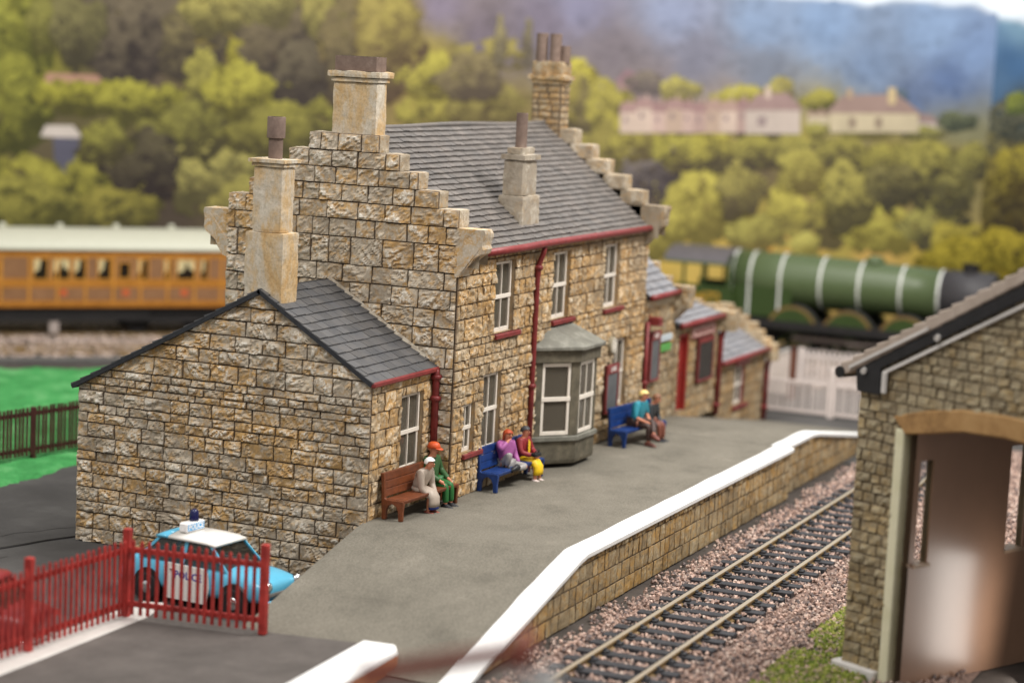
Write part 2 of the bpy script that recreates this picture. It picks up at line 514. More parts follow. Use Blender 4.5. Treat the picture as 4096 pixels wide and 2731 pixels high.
# ------------------------------------------------------------------ stone walls
class Wall:
    """irregular coursed, rock-faced masonry; many faces can be gathered into one part"""

    def __init__(s, seed):
        s.V, s.F, s.C = [], [], []
        s.k = 0
        s.rng = np.random.RandomState(seed)
        s.rough = 1.0

    def _add(s, V, F, C):
        s.V.append(V); s.C.append(C)
        s.F.extend([tuple(int(i) + s.k for i in f) for f in F])
        s.k += len(V)

    def quad(s, pts, col):
        s._add(np.array(pts), [(0, 1, 2, 3)], np.array([col] * 4))

    def block(s, fr, c, proud, cell, gap, ochre=None, bright=None, smooth=1.0):
        """c: corners (u,z): bl, br, tr, tl"""
        rng = s.rng
        c = np.array(c, float)
        w = .5 * (c[1, 0] - c[0, 0] + c[2, 0] - c[3, 0]); h = .5 * (c[3, 1] - c[0, 1] + c[2, 1] - c[1, 1])
        # mortar backing
        s.quad([fr.p(u, 0, z) for u, z in c], (.3, .8, 0, .3))
        if w < .05 or h < .05:
            return
        nu = max(3, int(w / cell)); nv = max(3, int(h / cell))
        gu, gv = gap / w, gap / h
        e1, e2 = .014 / w, .014 / h
        a = np.concatenate([[gu], np.linspace(gu + e1, 1 - gu - e1, nu), [1 - gu]])
        b = np.concatenate([[gv], np.linspace(gv + e2, 1 - gv - e2, nv), [1 - gv]])
        A, B = np.meshgrid(a, b, indexing='ij')
        # slightly wobbly outline
        jit = rng.uniform(-.012, .012, 4)
        U = (c[0, 0] * (1 - A) + c[1, 0] * A) * (1 - B) + (c[3, 0] * (1 - A) + c[2, 0] * A) * B
        Z = (c[0, 1] * (1 - A) + c[1, 1] * A) * (1 - B) + (c[3, 1] * (1 - A) + c[2, 1] * A) * B
        U = U + jit[0] * (1 - A) * B + jit[1] * A * B
        Z = Z + jit[2] * (1 - B) * A + jit[3] * B * (1 - A)
        sd = rng.uniform(0, 60)
        x, y = U + sd, Z + sd * .7
        th = rng.uniform(-.9, .9)
        xr, yr = x * math.cos(th) + y * math.sin(th), -x * math.sin(th) + y * math.cos(th)
        wx = vn(x * 4, y * 4, 5) - .5
        cre = np.abs(vn(xr * 4.2 + wx * 2.2, yr * 9.5 + wx * 2.0, 1) - .5) * 2
        cre2 = np.abs(vn(xr * 10 + wx, yr * 15, 2) - .5) * 2
        big = vn(x * 3.2, y * 3.2, 7)
        hgt = .60 + .85 * (big - .5) + smooth * s.rough * (1.15 * (np.sqrt(cre) - .62) + .75 * (np.sqrt(cre2) - .6))
        for _ in range(2):
            ca, cb = rng.uniform(-1.5, 1.5, 2)
            hgt = np.minimum(hgt, rng.uniform(.95, 1.4) + ca * (A - .5) + cb * (B - .5) * .8)
        hgt = np.clip(hgt, .25, 1.5) * proud
        ed = np.minimum(np.minimum(A - gu, 1 - gu - A) * w, np.minimum(B - gv, 1 - gv - B) * h)
        f = np.clip(ed / .03, 0, 1)
        hgt = hgt * (.72 + .28 * f) + .33 * proud
        rim = (A <= gu + 1e-9) | (A >= 1 - gu - 1e-9) | (B <= gv + 1e-9) | (B >= 1 - gv - 1e-9)
        hgt = np.where(rim, .012, hgt)
        P = fr.O + U[..., None] * fr.U + Z[..., None] * fr.Z + hgt[..., None] * fr.N
        n1, n2 = P.shape[:2]
        idx = np.arange(n1 * n2).reshape(n1, n2)
        F = np.stack([idx[:-1, :-1], idx[1:, :-1], idx[1:, 1:], idx[:-1, 1:]], -1).reshape(-1, 4)
        if np.dot(np.cross(fr.U, fr.Z), fr.N) < 0:
            F = F[:, ::-1]
        o = rng.beta(1.1, 1.1) if ochre is None else ochre
        br = rng.uniform(.84, 1.06) if bright is None else bright
        C = np.zeros((n1 * n2, 4)); C[:, 0] = o; C[:, 1] = br; C[:, 3] = np.clip((hgt.ravel() / proud - .3) / 1.5, 0, 1)
        C[:, 2] = np.where(rim.ravel(), 0.1, 1.0)
        s._add(P.reshape(-1, 3), F, C)

    def face(s, fr, rows, left, right, holes=(), wr=(.3, .62), proud=.055, cell=.05, gap=.004, quoin=None, reveal=.2):
        rng = s.rng
        rows = sorted(rows)
        for h in holes:                                   # courses line up with the openings
            for e in (h[2], h[3]):
                j = int(np.argmin([abs(r - e) for r in rows]))
                if abs(rows[j] - e) < .17 and 0 < j < len(rows) - 1:
                    rows[j] = e
        for z0, z1 in zip(rows[:-1], rows[1:]):
            if z1 - z0 < .02:
                continue
            l0, l1, r0, r1 = left(z0 + 1e-4), left(z1 - 1e-4), right(z0 + 1e-4), right(z1 - 1e-4)
            if r0 - l0 < .02 and r1 - l1 < .02:
                continue
            lo, hi = max(l0, l1), min(r0, r1)
            cuts = []
            u = lo + rng.uniform(.12, wr[1] * .9)
            while u < hi - .14:
                cuts.append(u)
                u += rng.uniform(*wr) * (1 if z1 - z0 > .22 else .85)
            bl = [l0] + cuts; br = cuts + [r0]
            tl = [l1] + cuts; tr = cuts + [r1]
            for a, b, c, d in zip(bl, br, tr, tl):
                pieces = [(a, b, c, d, z0, z1)]
                for (h0, h1, k0, k1) in holes:
                    nxt = []
                    for (a_, b_, c_, d_, y0, y1) in pieces:
                        if b_ <= h0 + 1e-6 or a_ >= h1 - 1e-6 or y1 <= k0 + 1e-6 or y0 >= k1 - 1e-6:
                            nxt.append((a_, b_, c_, d_, y0, y1)); continue
                        if a_ < h0 - .005: nxt.append((a_, h0, h0, d_, y0, y1))
                        if b_ > h1 + .005: nxt.append((h1, b_, c_, h1, y0, y1))
                        m0, m1 = max(a_, h0), min(b_, h1)
                        if y0 < k0 - .005: nxt.append((m0, m1, m1, m0, y0, k0))
                        if y1 > k1 + .005: nxt.append((m0, m1, m1, m0, k1, y1))
                    pieces = nxt
                for (a_, b_, c_, d_, y0, y1) in pieces:
                    s.block(fr, [(a_, y0), (b_, y0), (c_, y1), (d_, y1)], proud, cell, gap)
        for (h0, h1, k0, k1) in holes:
            col = (.2, .9, .9, .40)
            q = [(h0, k0), (h1, k0), (h1, k1), (h0, k1)]
            for i in range(4):
                (a, b), (c, d) = q[i], q[(i + 1) % 4]
                s.quad([fr.p(a, .03, b), fr.p(c, .03, d), fr.p(c, -reveal, d), fr.p(a, -reveal, b)], col)

    def build(s, name, mat, parent):
        return raw_mesh(name, np.concatenate(s.V), s.F, mat, np.concatenate(s.C), parent)


def courses(z0, z1, seed, hs=(.27, .40), thin=()):
    rng = np.random.RandomState(seed)
    r = [z0]
    while r[-1] < z1 - hs[0] * .7:
        h = rng.uniform(*hs)
        for t in thin:
            if abs(r[-1] - t) < .25:
                h = rng.uniform(.16, .2)
        r.append(r[-1] + h)
    r[-1] = z1
    return r


def rough_box(fr, u0, u1, n0, n1, z0, z1, wall, cell=.06, amp=.02, bright=None, ochre=None):
    """a dressed block: all faces gently uneven; used for copings, kneelers and chimney blocks"""
    rng = wall.rng
    o = rng.rand() * .6 if ochre is None else ochre
    b = rng.uniform(.9, 1.12) if bright is None else bright
    sd = rng.uniform(0, 50)
    cu, cn, cz = (u0 + u1) / 2, (n0 + n1) / 2, (z0 + z1) / 2
    hu, hn, hz = (u1 - u0) / 2, (n1 - n0) / 2, (z1 - z0) / 2
    dims = (hu, hn, hz)
    for ax in range(3):
        for sg in (-1, 1):
            i, j = [k for k in range(3) if k != ax]
            na = max(2, int(2 * dims[i] / cell) + 1); nb = max(2, int(2 * dims[j] / cell) + 1)
            A, Bq = np.meshgrid(np.linspace(-1, 1, na), np.linspace(-1, 1, nb), indexing='ij')
            L = np.zeros(A.shape + (3,))
            L[..., i] = A * dims[i]; L[..., j] = Bq * dims[j]; L[..., ax] = sg * dims[ax]
            # soften the corners and edges, then push in/out with a shared 3-d field so faces stay joined
            rr = .025
            q = np.abs(L) - (np.array(dims) - rr)
            qn = np.maximum(q, 0)
            ln = np.linalg.norm(qn, axis=-1, keepdims=True)
            over = ln > rr
            L = np.where(over, np.sign(L) * (np.minimum(np.abs(L), np.array(dims) - rr) + qn / np.maximum(ln, 1e-6) * rr), L)
            P3 = L + np.array((cu, cn, cz)) + sd
            f = (vn(P3[..., 0] * 5 + P3[..., 1] * 3.1, P3[..., 2] * 5 + P3[..., 1] * 2.3, 3) - .5) + .5 * (vn(P3[..., 0] * 13 + P3[..., 1] * 9, P3[..., 2] * 13 + P3[..., 1] * 7, 4) - .5)
            nrm = np.sign(L) * np.power(np.abs(L) / np.array(dims), 8)
            nrm /= np.maximum(np.linalg.norm(nrm, axis=-1, keepdims=True), 1e-6)
            L = L + nrm * f[..., None] * amp * 2
            Pw = fr.O + (L[..., 0] + cu)[..., None] * fr.U + (L[..., 1] + cn)[..., None] * fr.N + (L[..., 2] + cz)[..., None] * fr.Z
            idx = np.arange(na * nb).reshape(na, nb)
            F = np.stack([idx[:-1, :-1], idx[1:, :-1], idx[1:, 1:], idx[:-1, 1:]], -1).reshape(-1, 4)
            C = np.zeros((na * nb, 4)); C[:, 0] = o; C[:, 1] = b; C[:, 2] = 1; C[:, 3] = np.clip(.46 + f.ravel() * .55, 0, 1)
            wall._add(Pw.reshape(-1, 3), F, C)


def slates(name, parent, mat, E, A, Sd, width, length, rows, sw, seed, thick=.045, skip=None, drop=.02):
    """overlapping slates: E eave corner, A along the eave, Sd up the slope"""
    E, A, Sd = (np.array(a, float) for a in (E, A, Sd))
    A /= np.linalg.norm(A); Sd /= np.linalg.norm(Sd)
    N = np.cross(A, Sd)
    if N[2] < 0: N = -N
    rng = np.random.RandomState(seed)
    mb = MB()
    rh = length / rows
    for r in range(rows):
        s0, s1 = r * rh, min(length, (r + 1) * rh * 1.0 + rh * .12)
        u = -sw * .5 * (r % 2)
        while u < width - 1e-3:
            a0, a1 = max(0, u + .006), min(width, u + sw - .006)
            u += sw
            if a1 - a0 < .03:
                continue
            if skip and skip((a0 + a1) / 2, (s0 + s1) / 2):
                continue
            lift = rng.uniform(-.006, .008)
            ds = rng.uniform(-.012, .012)
            t = thick + lift
            P = lambda a, s_, h: E + A * a + Sd * s_ + N * h
            c = (.5, rng.uniform(.82, 1.15), 1, 1)
            vs = [P(a0, s0 + ds, 0), P(a1, s0 + ds, 0), P(a1, s0 + ds, t), P(a0, s0 + ds, t),
                  P(a0, s1, .004), P(a1, s1, .004)]
            mb.add(vs, [(0, 1, 2, 3), (3, 2, 5, 4), (0, 3, 4), (1, 5, 2)], 0, c)
    # the board they lie on
    P = lambda a, s_, h: E + A * a + Sd * s_ + N * h
    vs = [P(a, s_, h) for a in (0, width) for s_ in (0, length) for h in (-.09, -.001)]
    mb.add(vs, [(0, 1, 3, 2), (4, 6, 7, 5), (0, 4, 5, 1), (2, 3, 7, 6), (0, 2, 6, 4), (1, 5, 7, 3)], 1, (.5, .5, 1, 1))
    return mb.build(name, [mat, M['slate_edge']], parent)


# ================================================================== SETTING
def sheet(name, poly, z, mat, thick=.0, kind='structure'):
    mb = MB()
    if thick:
        mb.add([(x, y, z) for x, y in poly] + [(x, y, z - thick) for x, y in poly],
               [tuple(range(len(poly)))] + [(i, (i + 1) % len(poly), (i + 1) % len(poly) + len(poly), i + len(poly)) for i in range(len(poly))])
    else:
        mb.add([(x, y, z) for x, y in poly], [tuple(range(len(poly)))])
    o = mb.build(name, mat)
    if kind: o['kind'] = kind
    return o


sheet('ground', [(-75, -70), (75, -70), (75, 75), (-75, 75)], -1.36, M['ground'])
sheet('road', [(-30, 0.0), (0.0, 0.0), (0, 7.0), (9, 7.0), (9, 12.2), (6.9, 12.3), (3.4, 12.0), (-30, 11.2)], -1.33, M['road'])
sheet('yard', [(20.5, -.3), (34, -.3), (34, -9.0), (20.5, -9.0)], -1.33, M['road'])
# cracks and a cable on the road
mb = MB()
mb.tube([(-3.0, 8.6, -1.318), (-1.8, 7.92, -1.318), (-1.2, 7.72, -1.316), (-.55, 7.55, -1.318), (.3, 7.2, -1.318)], .028, 6)
tag(mb.build('cable', M['black']), 'thin black cable lying across the dark road by the gable corner', 'cable')
mb = MB()
for pts in ([(-1.3, 9.0), (-.7, 8.6), (-.3, 8.55), (.1, 8.25), (.6, 8.1), (1.0, 7.75)], [(-3.6, 7.7), (-3.0, 7.5), (-2.2, 7.35)]):
    pts = np.array(pts)
    for a, b in zip(pts[:-1], pts[1:]):
        d = (b - a) / np.linalg.norm(b - a); n = np.array((-d[1], d[0])) * .016
        mb.add([(*(a + n), -1.325), (*(b + n * .6), -1.325), (*(b - n * .6), -1.325), (*(a - n), -1.325)], [(0, 1, 2, 3)])
mb.build('road_crack', M['soot'])['kind'] = 'structure'

# green scatter mat, a lumpy sheet with a ragged thick near edge
gx, gy = np.meshgrid(np.linspace(0, 1, 90), np.linspace(0, 1, 60), indexing='ij')
n0 = np.array([(-12, 11.15), (-4, 11.35), (0, 11.55), (3.4, 11.7), (6.9, 11.95), (11, 12.2), (16, 12.5)])
f0 = np.array([(4, 37), (10, 31.3), (14, 27.6), (18.6, 23.2), (20.6, 21.0), (24, 17.6), (28, 14)])
tt = np.linspace(0, 1, 7)
nx, ny = np.interp(gx, tt, n0[:, 0]), np.interp(gx, tt, n0[:, 1])
fx, fy = np.interp(gx, tt, f0[:, 0]), np.interp(gx, tt, f0[:, 1])
px_, py_ = nx * (1 - gy) + fx * gy, ny * (1 - gy) + fy * gy
ny_ = (vn(px_ * 3, py_ * 3, 2) - .5)
py_ = py_ + np.where(gy < .02, .35 * (vn(px_ * 4, py_ * 0 + 3, 4) - .5), 0)
pz = -1.24 + .09 * ny_ + .05 * (vn(px_ * 9, py_ * 9, 3) - .5)
pz = np.where(gy <= 0, -1.36, pz)
idx = np.arange(gx.size).reshape(gx.shape)
F = np.stack([idx[:-1, :-1], idx[1:, :-1], idx[1:, 1:], idx[:-1, 1:]], -1).reshape(-1, 4).tolist()
o = raw_mesh('grass', np.stack([px_, py_, pz], -1).reshape(-1, 3), F, M['grass'], smooth=True)
tag(o, 'bright green grass mat between the road and the far railway', 'grass', kind='stuff')


# ------------------------------------------------------------------ ballast: thousands of loose chips
def chips(name, n, place, size, palette, label, cat, seed):
    rng = np.random.RandomState(seed)
    P = place(rng, n)
    n = len(P)
    base = np.array([(1, 0, 0), (-1, 0, 0), (0, 1, 0), (0, -1, 0), (0, 0, 1), (0, 0, -1)], float)
    tri = np.array([(0, 2, 4), (2, 1, 4), (1, 3, 4), (3, 0, 4), (2, 0, 5), (1, 2, 5), (3, 1, 5), (0, 3, 5)])
    sc = rng.uniform(*size, (n, 1, 1)) * rng.uniform(.6, 1.3, (n, 6, 1))
    v = base[None] * sc
    th = rng.uniform(0, 6.28, n); ph = rng.uniform(-.9, .9, n)
    c, s_ = np.cos(th), np.sin(th); c2, s2 = np.cos(ph), np.sin(ph)
    x, y, z = v[..., 0], v[..., 1], v[..., 2]
    y, z = y * c2[:, None] - z * s2[:, None], y * s2[:, None] + z * c2[:, None]
    x, y = x * c[:, None] - y * s_[:, None], x * s_[:, None] + y * c[:, None]
    V = np.stack([x, y, z], -1) + P[:, None, :]
    F = (tri[None] + (np.arange(n) * 6)[:, None, None]).reshape(-1, 3)
    pal = np.array(palette)
    k = rng.choice(len(pal), n)
    colr = pal[k] * rng.uniform(.75, 1.2, (n, 1))
    C = np.ones((n, 6, 4)); C[..., :3] = colr[:, None, :]
    o = raw_mesh(name, V.reshape(-1, 3), F.tolist(), M['vcol'], C.reshape(-1, 4))
    tag(o, label, cat, kind='stuff')
    return o


PINK = [tuple(1.12 * v for v in c) for c in [(.42, .29, .235), (.36, .245, .20), (.48, .34, .28), (.27, .19, .16), (.50, .39, .33), (.20, .15, .135), (.14, .115, .11)]]


def near_bed(rng, n):
    x = rng.uniform(-14, 25, n)
    y = rng.uniform(-12.6, -5.0, n)
    edge = -5.2 + .12 * np.sin(x * 1.7) + rng.uniform(-.15, .12, n)
    keep = (y < edge)
    # thinner towards the wall and under the turf by the shed
    keep &= ~((y > -5.45) & (rng.rand(n) < .35))
    intrack = np.abs(y + 6.98) < 1.25
    z = np.where(intrack, -1.285 + .04 * rng.rand(n), -1.305 + .06 * rng.rand(n))
    on = intrack & (np.abs(((x + 13.7) / .66 + .5) % 1 - .5) < .22)
    keep &= ~(on & (rng.rand(n) < .86))
    return np.stack([x, y, z], -1)[keep]


chips('ballast', 46000, near_bed, (.028, .062), PINK, 'pinkish grey stone ballast round the near railway track', 'ballast', 11)
sheet('track_bed', [(-16, -12.8), (26, -12.8), (26, -5.45), (-16, -5.45)], -1.325,
      mottled('track_bed', [(.35, (.12, .085, .07)), (.6, (.26, .18, .15)), (.75, (.34, .25, .2))], 14, .95, .5))


def verge(rng, n):
    x = rng.uniform(-6, 5.2, n)
    y = -9.35 - rng.uniform(0, 1, n) ** 1.3 * 1.75
    keep = y < -9.2 - .2 * (vn(x * 1.3, y, 3) - .3)
    keep &= vn(x * 1.6, y * 1.6, 6) > .22
    return np.stack([x, y, -1.29 + rng.uniform(0, .06, n)], -1)[keep]


chips('turf', 9000, verge, (.03, .065), [(.16, .20, .03), (.22, .25, .045), (.10, .14, .02), (.28, .28, .07), (.3, .24, .14)],
      'patchy olive green turf along the foot of the goods shed', 'turf', 12)
sheet('turf_base', [(-6, -11.9), (5.2, -11.9), (5.2, -9.6), (-6, -9.6)], -1.318,
      mottled('turf_base', [(.3, (.06, .07, .02)), (.6, (.14, .16, .035)), (.8, (.2, .17, .1))], 2.5, .95, .5))


# ------------------------------------------------------------------ near track
def rail_section(mb, pts, z, mat=0, gauge_up=.16):
    prof = [(-.085, -.17), (.085, -.17), (.085, -.13), (.025, -.11), (.025, -.055), (.052, -.04), (.052, 0), (-.052, 0), (-.052, -.04), (-.025, -.055), (-.025, -.11), (-.085, -.13)]
    rings = []
    for i, p in enumerate(pts):
        a, b = np.array(pts[max(i - 1, 0)]), np.array(pts[min(i + 1, len(pts) - 1)])
        t = (b - a) / np.linalg.norm(b - a); n = np.array((-t[1], t[0]))
        rings.append([(p[0] + n[0] * u, p[1] + n[1] * u, z + w) for u, w in prof])
    mb.loft(rings, mat)


trk = thing('railway_track', 'single brown railed track on pink ballast beside the platform face', 'railway track', (-14, -6.98, -1.3))
for yy in (-6.335, -7.625):
    mb = MB()
    rail_section(mb, [(-14, yy), (25, yy)], -1.12)
    mb.box(-14, 25, yy - .046, yy + .046, -1.121, -1.115, mat=1)
    mb.build('rail', [M['rail'], M['rail_top']], trk, origin=trk.location)
rng = np.random.RandomState(5)
sl = MB()
sl.box(-.125, .125, -1.12, 1.12, -.17, 0)
for yy in (.645, -.645):
    for sg in (-1, 1):
        sl.box(-.085, .085, yy + sg * .06, yy + sg * .17, 0, .045)
        sl.box(-.05, .05, yy + sg * .035, yy + sg * .10, .045, .085)
s0 = sl.build('sleeper', M['sleeper'], trk, bevel=.012)
s0.location = (.3, 0, .095)
for i in range(1, 59):
    c = s0.copy(); COL.objects.link(c); c.parent = trk
    c.location = (.3 + i * .66, rng.uniform(-.015, .015), .095 + rng.uniform(-.006, .004))
    c.rotation_euler = (0, 0, rng.uniform(-.012, .012))

# ================================================================== PLATFORM
plat = thing('station_platform', 'long grey station platform with white painted edge and ramped ends', 'platform', (0, 0, -1.34))


def zdeck(x):
    return float(np.interp(x, [-5.75, -4.8, -.35, .0, 17.0, 17.6, 26.3], [-1.335, -1.12, -.055, 0, 0, -.04, -1.335]))


xs1 = list(np.arange(-5.75, -.5, .35)) + [-.5, -.35, -.2, 0, .2] + list(np.arange(1, 14.5, 1.0)) + [14.49]
xs2 = [14.52] + list(np.arange(15, 16.9, .5)) + list(np.arange(17, 26.3, .4)) + [26.3]


def deck_mesh(xs, y0, y1, name):
    ys = np.linspace(y0, y1, 12)
    V = [(x, y, zdeck(x) + (vn(np.array(x * .5), np.array(y * .5), 3) - .5) * .012) for x in xs for y in ys]
    n = len(ys)
    F = [(i * n + j, (i + 1) * n + j, (i + 1) * n + j + 1, i * n + j + 1) for i in range(len(xs) - 1) for j in range(n - 1)]
    k = len(V)
    V += [(x, y0, -1.34) for x in xs] + [(x, y1, -1.34) for x in xs]
    m = len(xs)
    F += [(i * n, k + i, k + i + 1, (i + 1) * n) for i in range(m - 1)]
    F += [((i + 1) * n + n - 1, k + m + i + 1, k + m + i, i * n + n - 1) for i in range(m - 1)]
    F += [tuple(range(n)) + (k + m, k)] if False else []
    return raw_mesh(name, V, F, M['deck'], np.ones((len(V), 4)), plat, smooth=False, origin=plat.location)


deck_mesh([x for x in xs1], -4.86, 0.0, 'deck')
deck_mesh(xs2, -4.66, -.3, 'deck')
plat_backfill = MB()
plat_backfill.box(.06, 3.0, -.02, .02, -1.34, -.002)
plat_backfill.build('deck_back', M['deck'], plat, origin=plat.location)
mb = MB()
mb.box(14.485, 14.525, -4.7, -.6, -.3, -.02)
mb.build('joint', M['soot'], plat, origin=plat.location)


def edge(xs, yin, yout, name):
    mb = MB()
    rings = []
    for x in xs:
        z = zdeck(x) + .012
        w = .012 * math.sin(x * 2.3) + .008 * math.sin(x * 5.1)
        rings.append([(x, yin + w, z - .03), (x, yin + w, z), (x, yout + .03, z + .002), (x, yout, z - .02), (x, yout, z - .10), (x, yin, z - .10)])
    mb.loft(rings)
    return mb.build(name, M['white_edge'], plat, origin=plat.location)


edge(xs1, -4.49, -5.01, 'edge_coping')
edge(xs2, -4.38, -4.80, 'edge_coping')
# brick faces: three deep courses and a corbelled header course under the coping
for (xa, xb, yf, nm) in ((-5.75, 14.49, -4.90, 'brick_face'), (14.52, 26.2, -4.70, 'brick_face')):
    w = Wall(21 if xa < 0 else 22)
    w.rough = .55
    fr = Fr((0, yf, 0), (1, 0, 0), (0, -1, 0))
    for (z0, z1, wr) in ((-1.34, -.98, (.26, .62)), (-.98, -.60, (.22, .5)), (-.60, -.235, (.20, .42)), (-.235, -.10, (.16, .34))):
        x = xa
        while x < xb - .05:
            x2 = min(xb, x + w.rng.uniform(*wr))
            if xb - x2 < .1: x2 = xb
            t0, t1 = zdeck(x) - .09, zdeck(x2) - .09
            a1, b1 = min(z1, t0), min(z1, t1)
            if a1 > z0 + .03 or b1 > z0 + .03:
                w.block(fr, [(x, z0), (x2, z0), (x2, max(z0 + .004, b1)), (x, max(z0 + .004, a1))],
                        .03 if z0 < -.24 else .065, .055, .007, bright=w.rng.uniform(.85, 1.08))
            x = x2
    o = w.build(nm, M['stone_plat'], plat)
    o.location = -np.array(plat.location)
    o.data.transform(Matrix.Identity(4))

# raised tarmac path in the foreground, with its two kerbs
sheet('path', [(-30, -2.75), (-8.1, -2.72), (-4.93, -2.6), (-5.25, -.8), (-4.75, 1.9), (-8.9, 1.98), (-30, 2.2)], -1.06, M['tarmac'], .29)
mb = MB()
pk = [(-30, 1.75), (-8.9, 1.62), (-5.6, 1.66), (-4.55, 1.9), (-4.7, 2.35), (-9.6, 2.45), (-30, 2.75)]
mb.add([(x, y, -1.035) for x, y in pk] + [(x, y, -1.35) for x, y in pk],
       [tuple(range(7))] + [(i, (i + 1) % 7, (i + 1) % 7 + 7, i + 7) for i in range(7)])
tag(mb.build('kerb', M['kerb'], bevel=.03), 'pale grey painted kerb under the red picket fence', 'kerb')
mb = MB()
pk = [(-24, -2.72), (-8.1, -2.73), (-4.92, -2.56), (-4.86, -3.22), (-5.2, -3.42), (-8.1, -3.55), (-24, -3.65)]
mb.add([(x, y, -.99) for x, y in pk] + [(x, y, -1.35) for x, y in pk],
       [tuple(range(7))] + [(i, (i + 1) % 7, (i + 1) % 7 + 7, i + 7) for i in range(7)])
kb = mb.build('kerb', M['white_edge'], bevel=.06, seg=2)
tag(kb, 'blurred white kerb in the foreground with an orange brick side', 'kerb')
mb = MB()
mb.add([(-24, -3.672, -1.07), (-8.1, -3.572, -1.07), (-5.25, -3.445, -1.07), (-5.25, -3.445, -1.36), (-8.1, -3.572, -1.36), (-24, -3.672, -1.36)], [(0, 1, 4, 5), (1, 2, 3, 4)])
mb.build('brick_side', mottled('brick_side', [(.3, (.40, .15, .07)), (.7, (.5, .22, .12))], 3, .8, .2), kb)

# ================================================================== STATION BUILDING
st = thing('station_building', 'long sandstone station house with stepped gables, slate roofs and maroon gutters', 'station')
XN = lambda x: Fr((x, 0, 0), (0, 1, 0), (-1, 0, 0))       # a gable plane seen from the near end: u = +Y
YF = lambda y: Fr((0, y, 0), (1, 0, 0), (0, -1, 0))       # a front plane: u = +X


def window(fr, u0, u1, z0, z1, mid=.5, bar=True, sill=True, depth=.055, sill_lap=(.0, .36), lintel=False, mat='white_frame'):  # shallow reveal
    """sash window: frame part with panes and a red sill as sub-parts"""
    mb = MB()
    t, m_ = .075, z0 + (z1 - z0) * mid
    n0, n1 = -depth - .06, -depth
    mb.box(u0 - .02, u0 + t, n0, n1, z0, z1, fr); mb.box(u1 - t, u1 + .02, n0, n1, z0, z1, fr)
    mb.box(u0 + t, u1 - t, n0, n1, z1 - t, z1, fr); mb.box(u0 + t, u1 - t, n0, n1, z0, z0 + t * 1.3, fr)
    mb.box(u0 - .015, u1 - .0, n1 - .02, n1 + .025, m_ - .045, m_ + .045, fr)
    # the upper sash stands a little proud
    mb.box(u0 + .0, u0 + .06, n1, n1 + .022, m_ + .045, z1 - .01, fr); mb.box(u1 - .08, u1 - .02, n1, n1 + .022, m_ + .045, z1 - .01, fr)
    if bar:
        c = (u0 + u1) / 2
        mb.box(c - .017, c + .017, n0 + .01, n1 + .012, z0 + t, z1 - t, fr)
    o = mb.build('window', M[mat], st, bevel=.006)
    g = MB()
    g.box(u0 + .01, u1 - .01, n0 + .02, n0 + .03, z0 + .02, z1 - .02, fr)
    g.build('pane', M['glass'], o)
    if sill:
        s_ = MB()
        s_.box(u0 + sill_lap[0], u1 + sill_lap[1], -depth, .13, z0 - .13, z0 - .02, fr)
        s_.build('sill', M['red'], o, bevel=.015)
    if lintel:
        s_ = MB()
        s_.box(u0 + .02, u1 + .25, -.05, .12, z1 + .02, z1 + .2, fr)
        s_.build('lintel', M['red'], o, bevel=.015)
    return o


# ---- near extension
EXT_RIDGE = (2.627, 4.60)
ext_l = lambda z: -.06
ext_r = lambda z: 7.13 if z < 2.2 else 7.13 - (z - 2.2) / .53
w = Wall(31); w.rough = .85
w.face(XN(0), [-1.34, -1.02, -.66, -.42, -.1, .22, .50, .70, 1.02, 1.34, 1.56, 1.76, 2.05, 2.2, 2.38, 2.55, 2.94],
       lambda z: -.06, lambda z: 7.13 if z < 2.21 else 7.13 - (z - 2.2) / .53, wr=(.40, .80), cell=.034, proud=.08)
w.face(XN(0), [2.94, 3.24, 3.58, 3.92, 4.22, 4.56], lambda z: max(-.05, (z - 2.954) / .628), lambda z: 7.13 - (z - 2.2) / .53,
       wr=(.42, .80), cell=.034, proud=.08)
w.build('gable_wall', M['stone_gable'], st)
w = Wall(32)
w.face(YF(0), courses(-.02, 2.93, 5, (.3, .44)), lambda z: .0, lambda z: 3.02, holes=[(1.45, 2.48, .80, 2.46)], wr=(.3, .62), cell=.045, proud=.06)
w.build('front_wall', M['stone_front'], st)
w = Wall(33)
w.face(Fr((0, 7.13, 0), (1, 0, 0), (0, 1, 0)), courses(-1.34, 2.2, 6), lambda z: 0, lambda z: 3.0, cell=.1)
w.build('back_wall', M['stone_gable'], st)
window(YF(0), 1.45, 2.48, .80, 2.46, mid=.5, sill=False)

sr = (EXT_RIDGE[1] - 2.954) / EXT_RIDGE[0]
Lr = math.hypot(EXT_RIDGE[0] + .13, EXT_RIDGE[1] - 2.954 + .08)
slates('roof', st, M['slate_ext'], (-.16, -.13, 2.954 - .03), (1, 0, 0), (0, EXT_RIDGE[0] + .13, EXT_RIDGE[1] - 2.954 + .08), 3.16, Lr, 13, .34, 41, .035)
Ll = math.hypot(7.13 + .14 - EXT_RIDGE[0], EXT_RIDGE[1] - 2.2 + .1)
slates('roof', st, M['slate_ext'], (-.16, 7.13 + .14, 2.2 - .06), (1, 0, 0), (0, EXT_RIDGE[0] - 7.27, EXT_RIDGE[1] - 2.2 + .09), 3.16, Ll, 18, .34, 42, .035)
mb = MB()
mb.tube([(-.15, EXT_RIDGE[0], 4.60), (3.0, EXT_RIDGE[0], 4.60)], .055, 8)
mb.build('ridge', M['slate_edge'], st, smooth=True)
